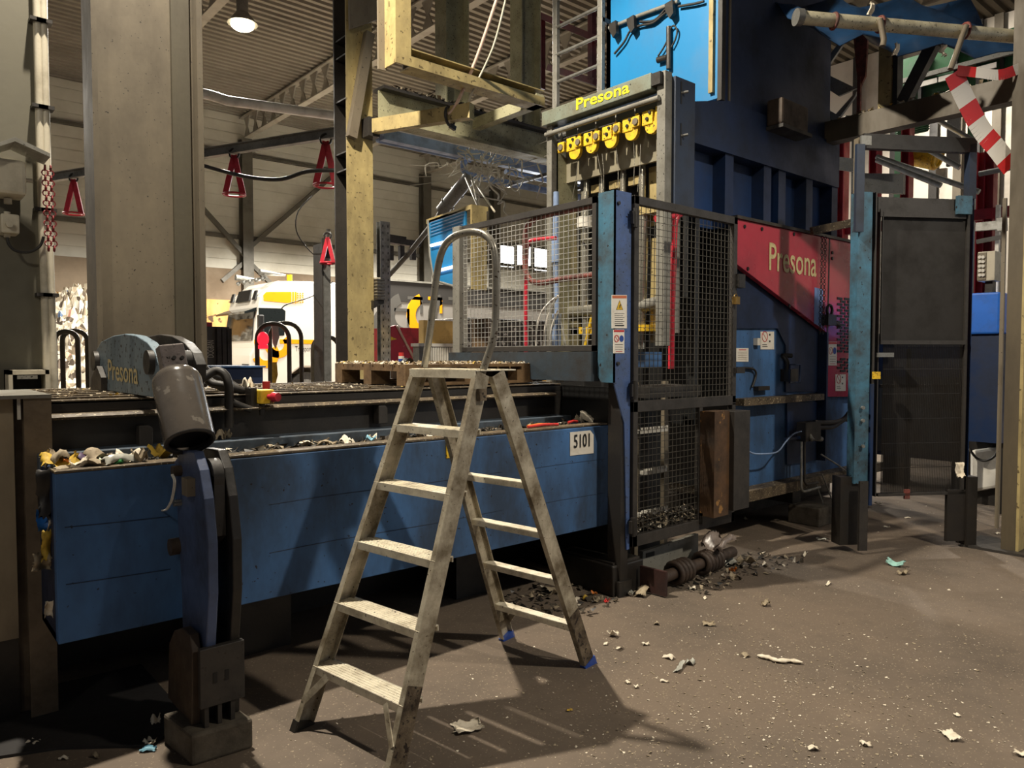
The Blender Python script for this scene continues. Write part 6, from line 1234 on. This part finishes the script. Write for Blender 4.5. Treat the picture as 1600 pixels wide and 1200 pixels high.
# ================================================================ LITTER ON THE FLOOR
FS = [
 (732, 1137, .17, .13, .02, 'w', 'square sheet of white paper on the floor right of the stepladder'),
 (958, 994, .07, .06, .05, 'w', 'crumpled white lump right of the blue-tipped ladder foot'),
 (969, 1014, .07, .03, .02, 'w', 'thin white scrap just below the crumpled white lump'),
 (946, 1007, .03, .03, .015, 'w', 'small pale crumb beside the crumpled white lump'),
 (1008, 1007, .04, .05, .02, 'w', 'small folded white scrap left of the curled film'),
 (1045, 1028, .07, .05, .03, 'w', 'white scrap directly above the curled film strip'),
 (1062, 1044, .16, .04, .03, 'f', 'curled clear film strip on the open floor'),
 (1078, 1037, .06, .06, .04, 'f', 'small film loop touching the end of the curled strip'),
 (1107, 976, .09, .07, .02, 'd', 'flattened dirty scrap above the curled film strip'),
 (1026, 975, .05, .04, .02, 'd', 'small twisted dirty scrap left of the flattened dirty scrap'),
 (981, 1067, .03, .03, .015, 'w', 'left one of two tiny white pellets on the open floor'),
 (994, 1074, .03, .03, .015, 'w', 'right one of two tiny white pellets on the open floor'),
 (1038, 1065, .05, .02, .015, 'w', 'tiny white sliver below the curled film strip'),
 (1399, 884, .17, .08, .06, 't', 'turquoise plastic bag scrap on the floor before the gate'),
 (1412, 897, .13, .05, .05, 'd', 'beige film scrap tucked under the turquoise bag'),
 (1294, 913, .12, .03, .02, 'w', 'white strip on the floor between the spring shaft and turquoise bag'),
 (1485, 1150, .12, .07, .02, 'w', 'torn grey-white paper flake at lower right'),
 (1495, 1118, .03, .03, .01, 'w', 'tiny white star-like crumb above the torn paper flake'),
 (1352, 1163, .05, .05, .02, 'w', 'white lump left of the torn paper flake'),
 (1271, 1171, .06, .03, .02, 'w', 'dark-shadowed white sliver at the lower middle right'),
 (1595, 1180, .06, .04, .02, 'w', 'white scrap at the lower right corner'),
 (52, 1162, .06, .05, .02, 'w', 'round white lid on the floor at lower left'),
 (243, 1131, .05, .06, .05, 'w', 'white crumpled ball left of the concrete block'),
 (234, 1163, .06, .04, .03, 'w', 'white scrap below the crumpled ball by the concrete block'),
 (232, 1172, .08, .04, .02, 'b', 'pale blue scrap at the foot of the concrete block'),
 (100, 1186, .05, .02, .02, 'w', 'small white sliver near the bottom left edge'),
 (150, 1183, .06, .02, .02, 'd', 'dirty sliver near the bottom left edge'),
 (890, 1110, .035, .02, .012, 'y', 'small yellow scrap in the shadow of the stepladder'),
 (917, 937, .07, .06, .04, 'y', 'bright yellow wrapper by the black foot block'),
 (932, 940, .07, .06, .04, 'd', 'grey film scrap between the yellow wrapper and red cap'),
 (948, 941, .04, .04, .03, 'r', 'red cap on the floor by the black foot block'),
 (928, 930, .05, .05, .04, 'o', 'orange scrap behind the yellow wrapper'),
 (1018, 918, .12, .07, .05, 'g', 'green bag scrap in front of the spring shaft'),
 (1027, 912, .08, .05, .07, 'w', 'white scrap standing behind the green bag scrap'),
 (1002, 930, .14, .1, .07, 'd', 'grey clump in front of the green bag scrap'),
 (985, 930, .08, .06, .05, 'f', 'clear film scrap left of the grey clump'),
 (1120, 872, .1, .1, .06, 'd', 'pale paper clump at the right end of the spring shaft'),
 (1140, 882, .2, .14, .07, 'f', 'large crumpled film heap right of the spring shaft'),
 (1165, 883, .16, .14, .10, 'd', 'grey-brown crumpled bag right of the film heap'),
 (1195, 884, .12, .05, .04, 'w', 'white bottle-like piece at the right of the crumpled bags'),
 (1147, 903, .12, .08, .05, 'd', 'flat beige pad in front of the film heap'),
 (1145, 895, .07, .05, .06, 'o', 'pinkish scrap lying on the flat beige pad'),
 (1196, 946, .07, .06, .05, 'd', 'crumpled grey scrap alone on the floor below the bottle piece'),
 (1100, 935, .06, .03, .02, 'w', 'white scrap on the floor below the spring shaft'),
 (1082, 920, .06, .05, .03, 'w', 'white torn piece right below the spring coils'),
 (1165, 1025, .05, .05, .02, 'd', 'small cream crumb left of the long white strip'),
 (1165, 812, .08, .05, .03, 'd', 'grey scrap on the floor at the corner of the mesh door'),
 (1418, 810, .08, .03, .02, 'w', 'white strip on the floor under the gate leaf'),
 (1372, 788, .09, .05, .03, 'w', 'white film scrap under the left end of the gate leaf'),
 (1385, 824, .08, .03, .02, 'w', 'thin white sliver on the floor behind the teal gate post foot'),
 (1558, 834, .08, .03, .02, 'w', 'white sliver on the floor left of the right column'),
 (1285, 845, .12, .05, .04, 'f', 'film scrap on the floor left of the teal gate post foot'),
 (1530, 857, .06, .03, .02, 'w', 'white sliver by the foot of the gate end post'),
 (1258, 868, .12, .03, .03, 'w', 'long white scrap on the floor beyond the bottle piece'),
 (860, 925, .12, .1, .05, 'd', 'dirty paper clump on the floor behind the stepladder')]
for x, y, sx, sy, h, m, lab in FS: scrap('floor_scrap', x, y, .003, sx*.85, sy*.85, h*.75, m, lab)
a = [PZ(x, y, .018) for x, y in [(1183, 1022), (1200, 1025), (1215, 1030), (1235, 1030), (1254, 1033)]]
a = smoothpts(a, 4); q = MB().tube(a, [.006, .012, .02, .016, .022, .014, .018, .02, .013, .019, .022, .016, .012, .02, .016, .01, .006][:len(a)], 6, caps=False)
for p in q.v: p.z = max(.002, .004+(p.z-.018)*.45+.008)
solo('paper_strip', q, M_paper, 'long twisted white paper strip on the open floor', 'strip')
q = crumple(PZ(1122, 866, .13), .22, .2, .14, 55, n=9); solo('film_bag', q, mat('grey_film_bag', (150, 136, 126), .3, dirt=(70, 60, 54), amount=.5, scale=12), 'grey crumpled film bag draped over the end of the spring shaft', 'bag')
r = random.Random(3); mb = MB()
for i in range(5200):
    if r.random() < .55: p = V((r.gauss(2.9, .8), r.gauss(1.6, .55), .002))
    else: p = V((r.uniform(.6, 9.5), r.uniform(-1.2, 3.4), .002))
    s = r.choice([.0015, .002, .0025, .003, .004, .006]) * (1.6 if i % 60 == 0 else 1)
    d = p-CC
    if p.x < 1.1 and p.y > 2.7: continue
    an = r.uniform(0, 6.28); a = V((math.cos(an), math.sin(an), 0))*s; b = V((-math.sin(an), math.cos(an), 0))*s*r.uniform(.3, .9); mb.cm = r.choice([0, 0, 1, 1, 1])
    mb.add([p-a-b, p+a-b, p+a*.8+b+V((0, 0, s*.6)), p-a+b*.7], [(0, 1, 2, 3)])
tag(mesh_obj('floor_flakes', mb, [M_paper, M_paperd]), 'tiny pale paper flakes strewn over the whole brown floor', 'litter', kind='stuff')
tag(mesh_obj('corner_litter', litter_mass(2.9, 3.5, 3.0, 3.6, .0, 150, 41, (.015, .05), .04), LDARK), 'loose litter on the floor left of the black foot block', 'litter', kind='stuff')
tag(mesh_obj('shaft_litter', litter_mass(4.0, 5.3, 2.75, 3.15, .0, 200, 42, (.012, .045), .03), LDARK), 'loose litter along the floor around the spring shaft', 'litter', kind='stuff')
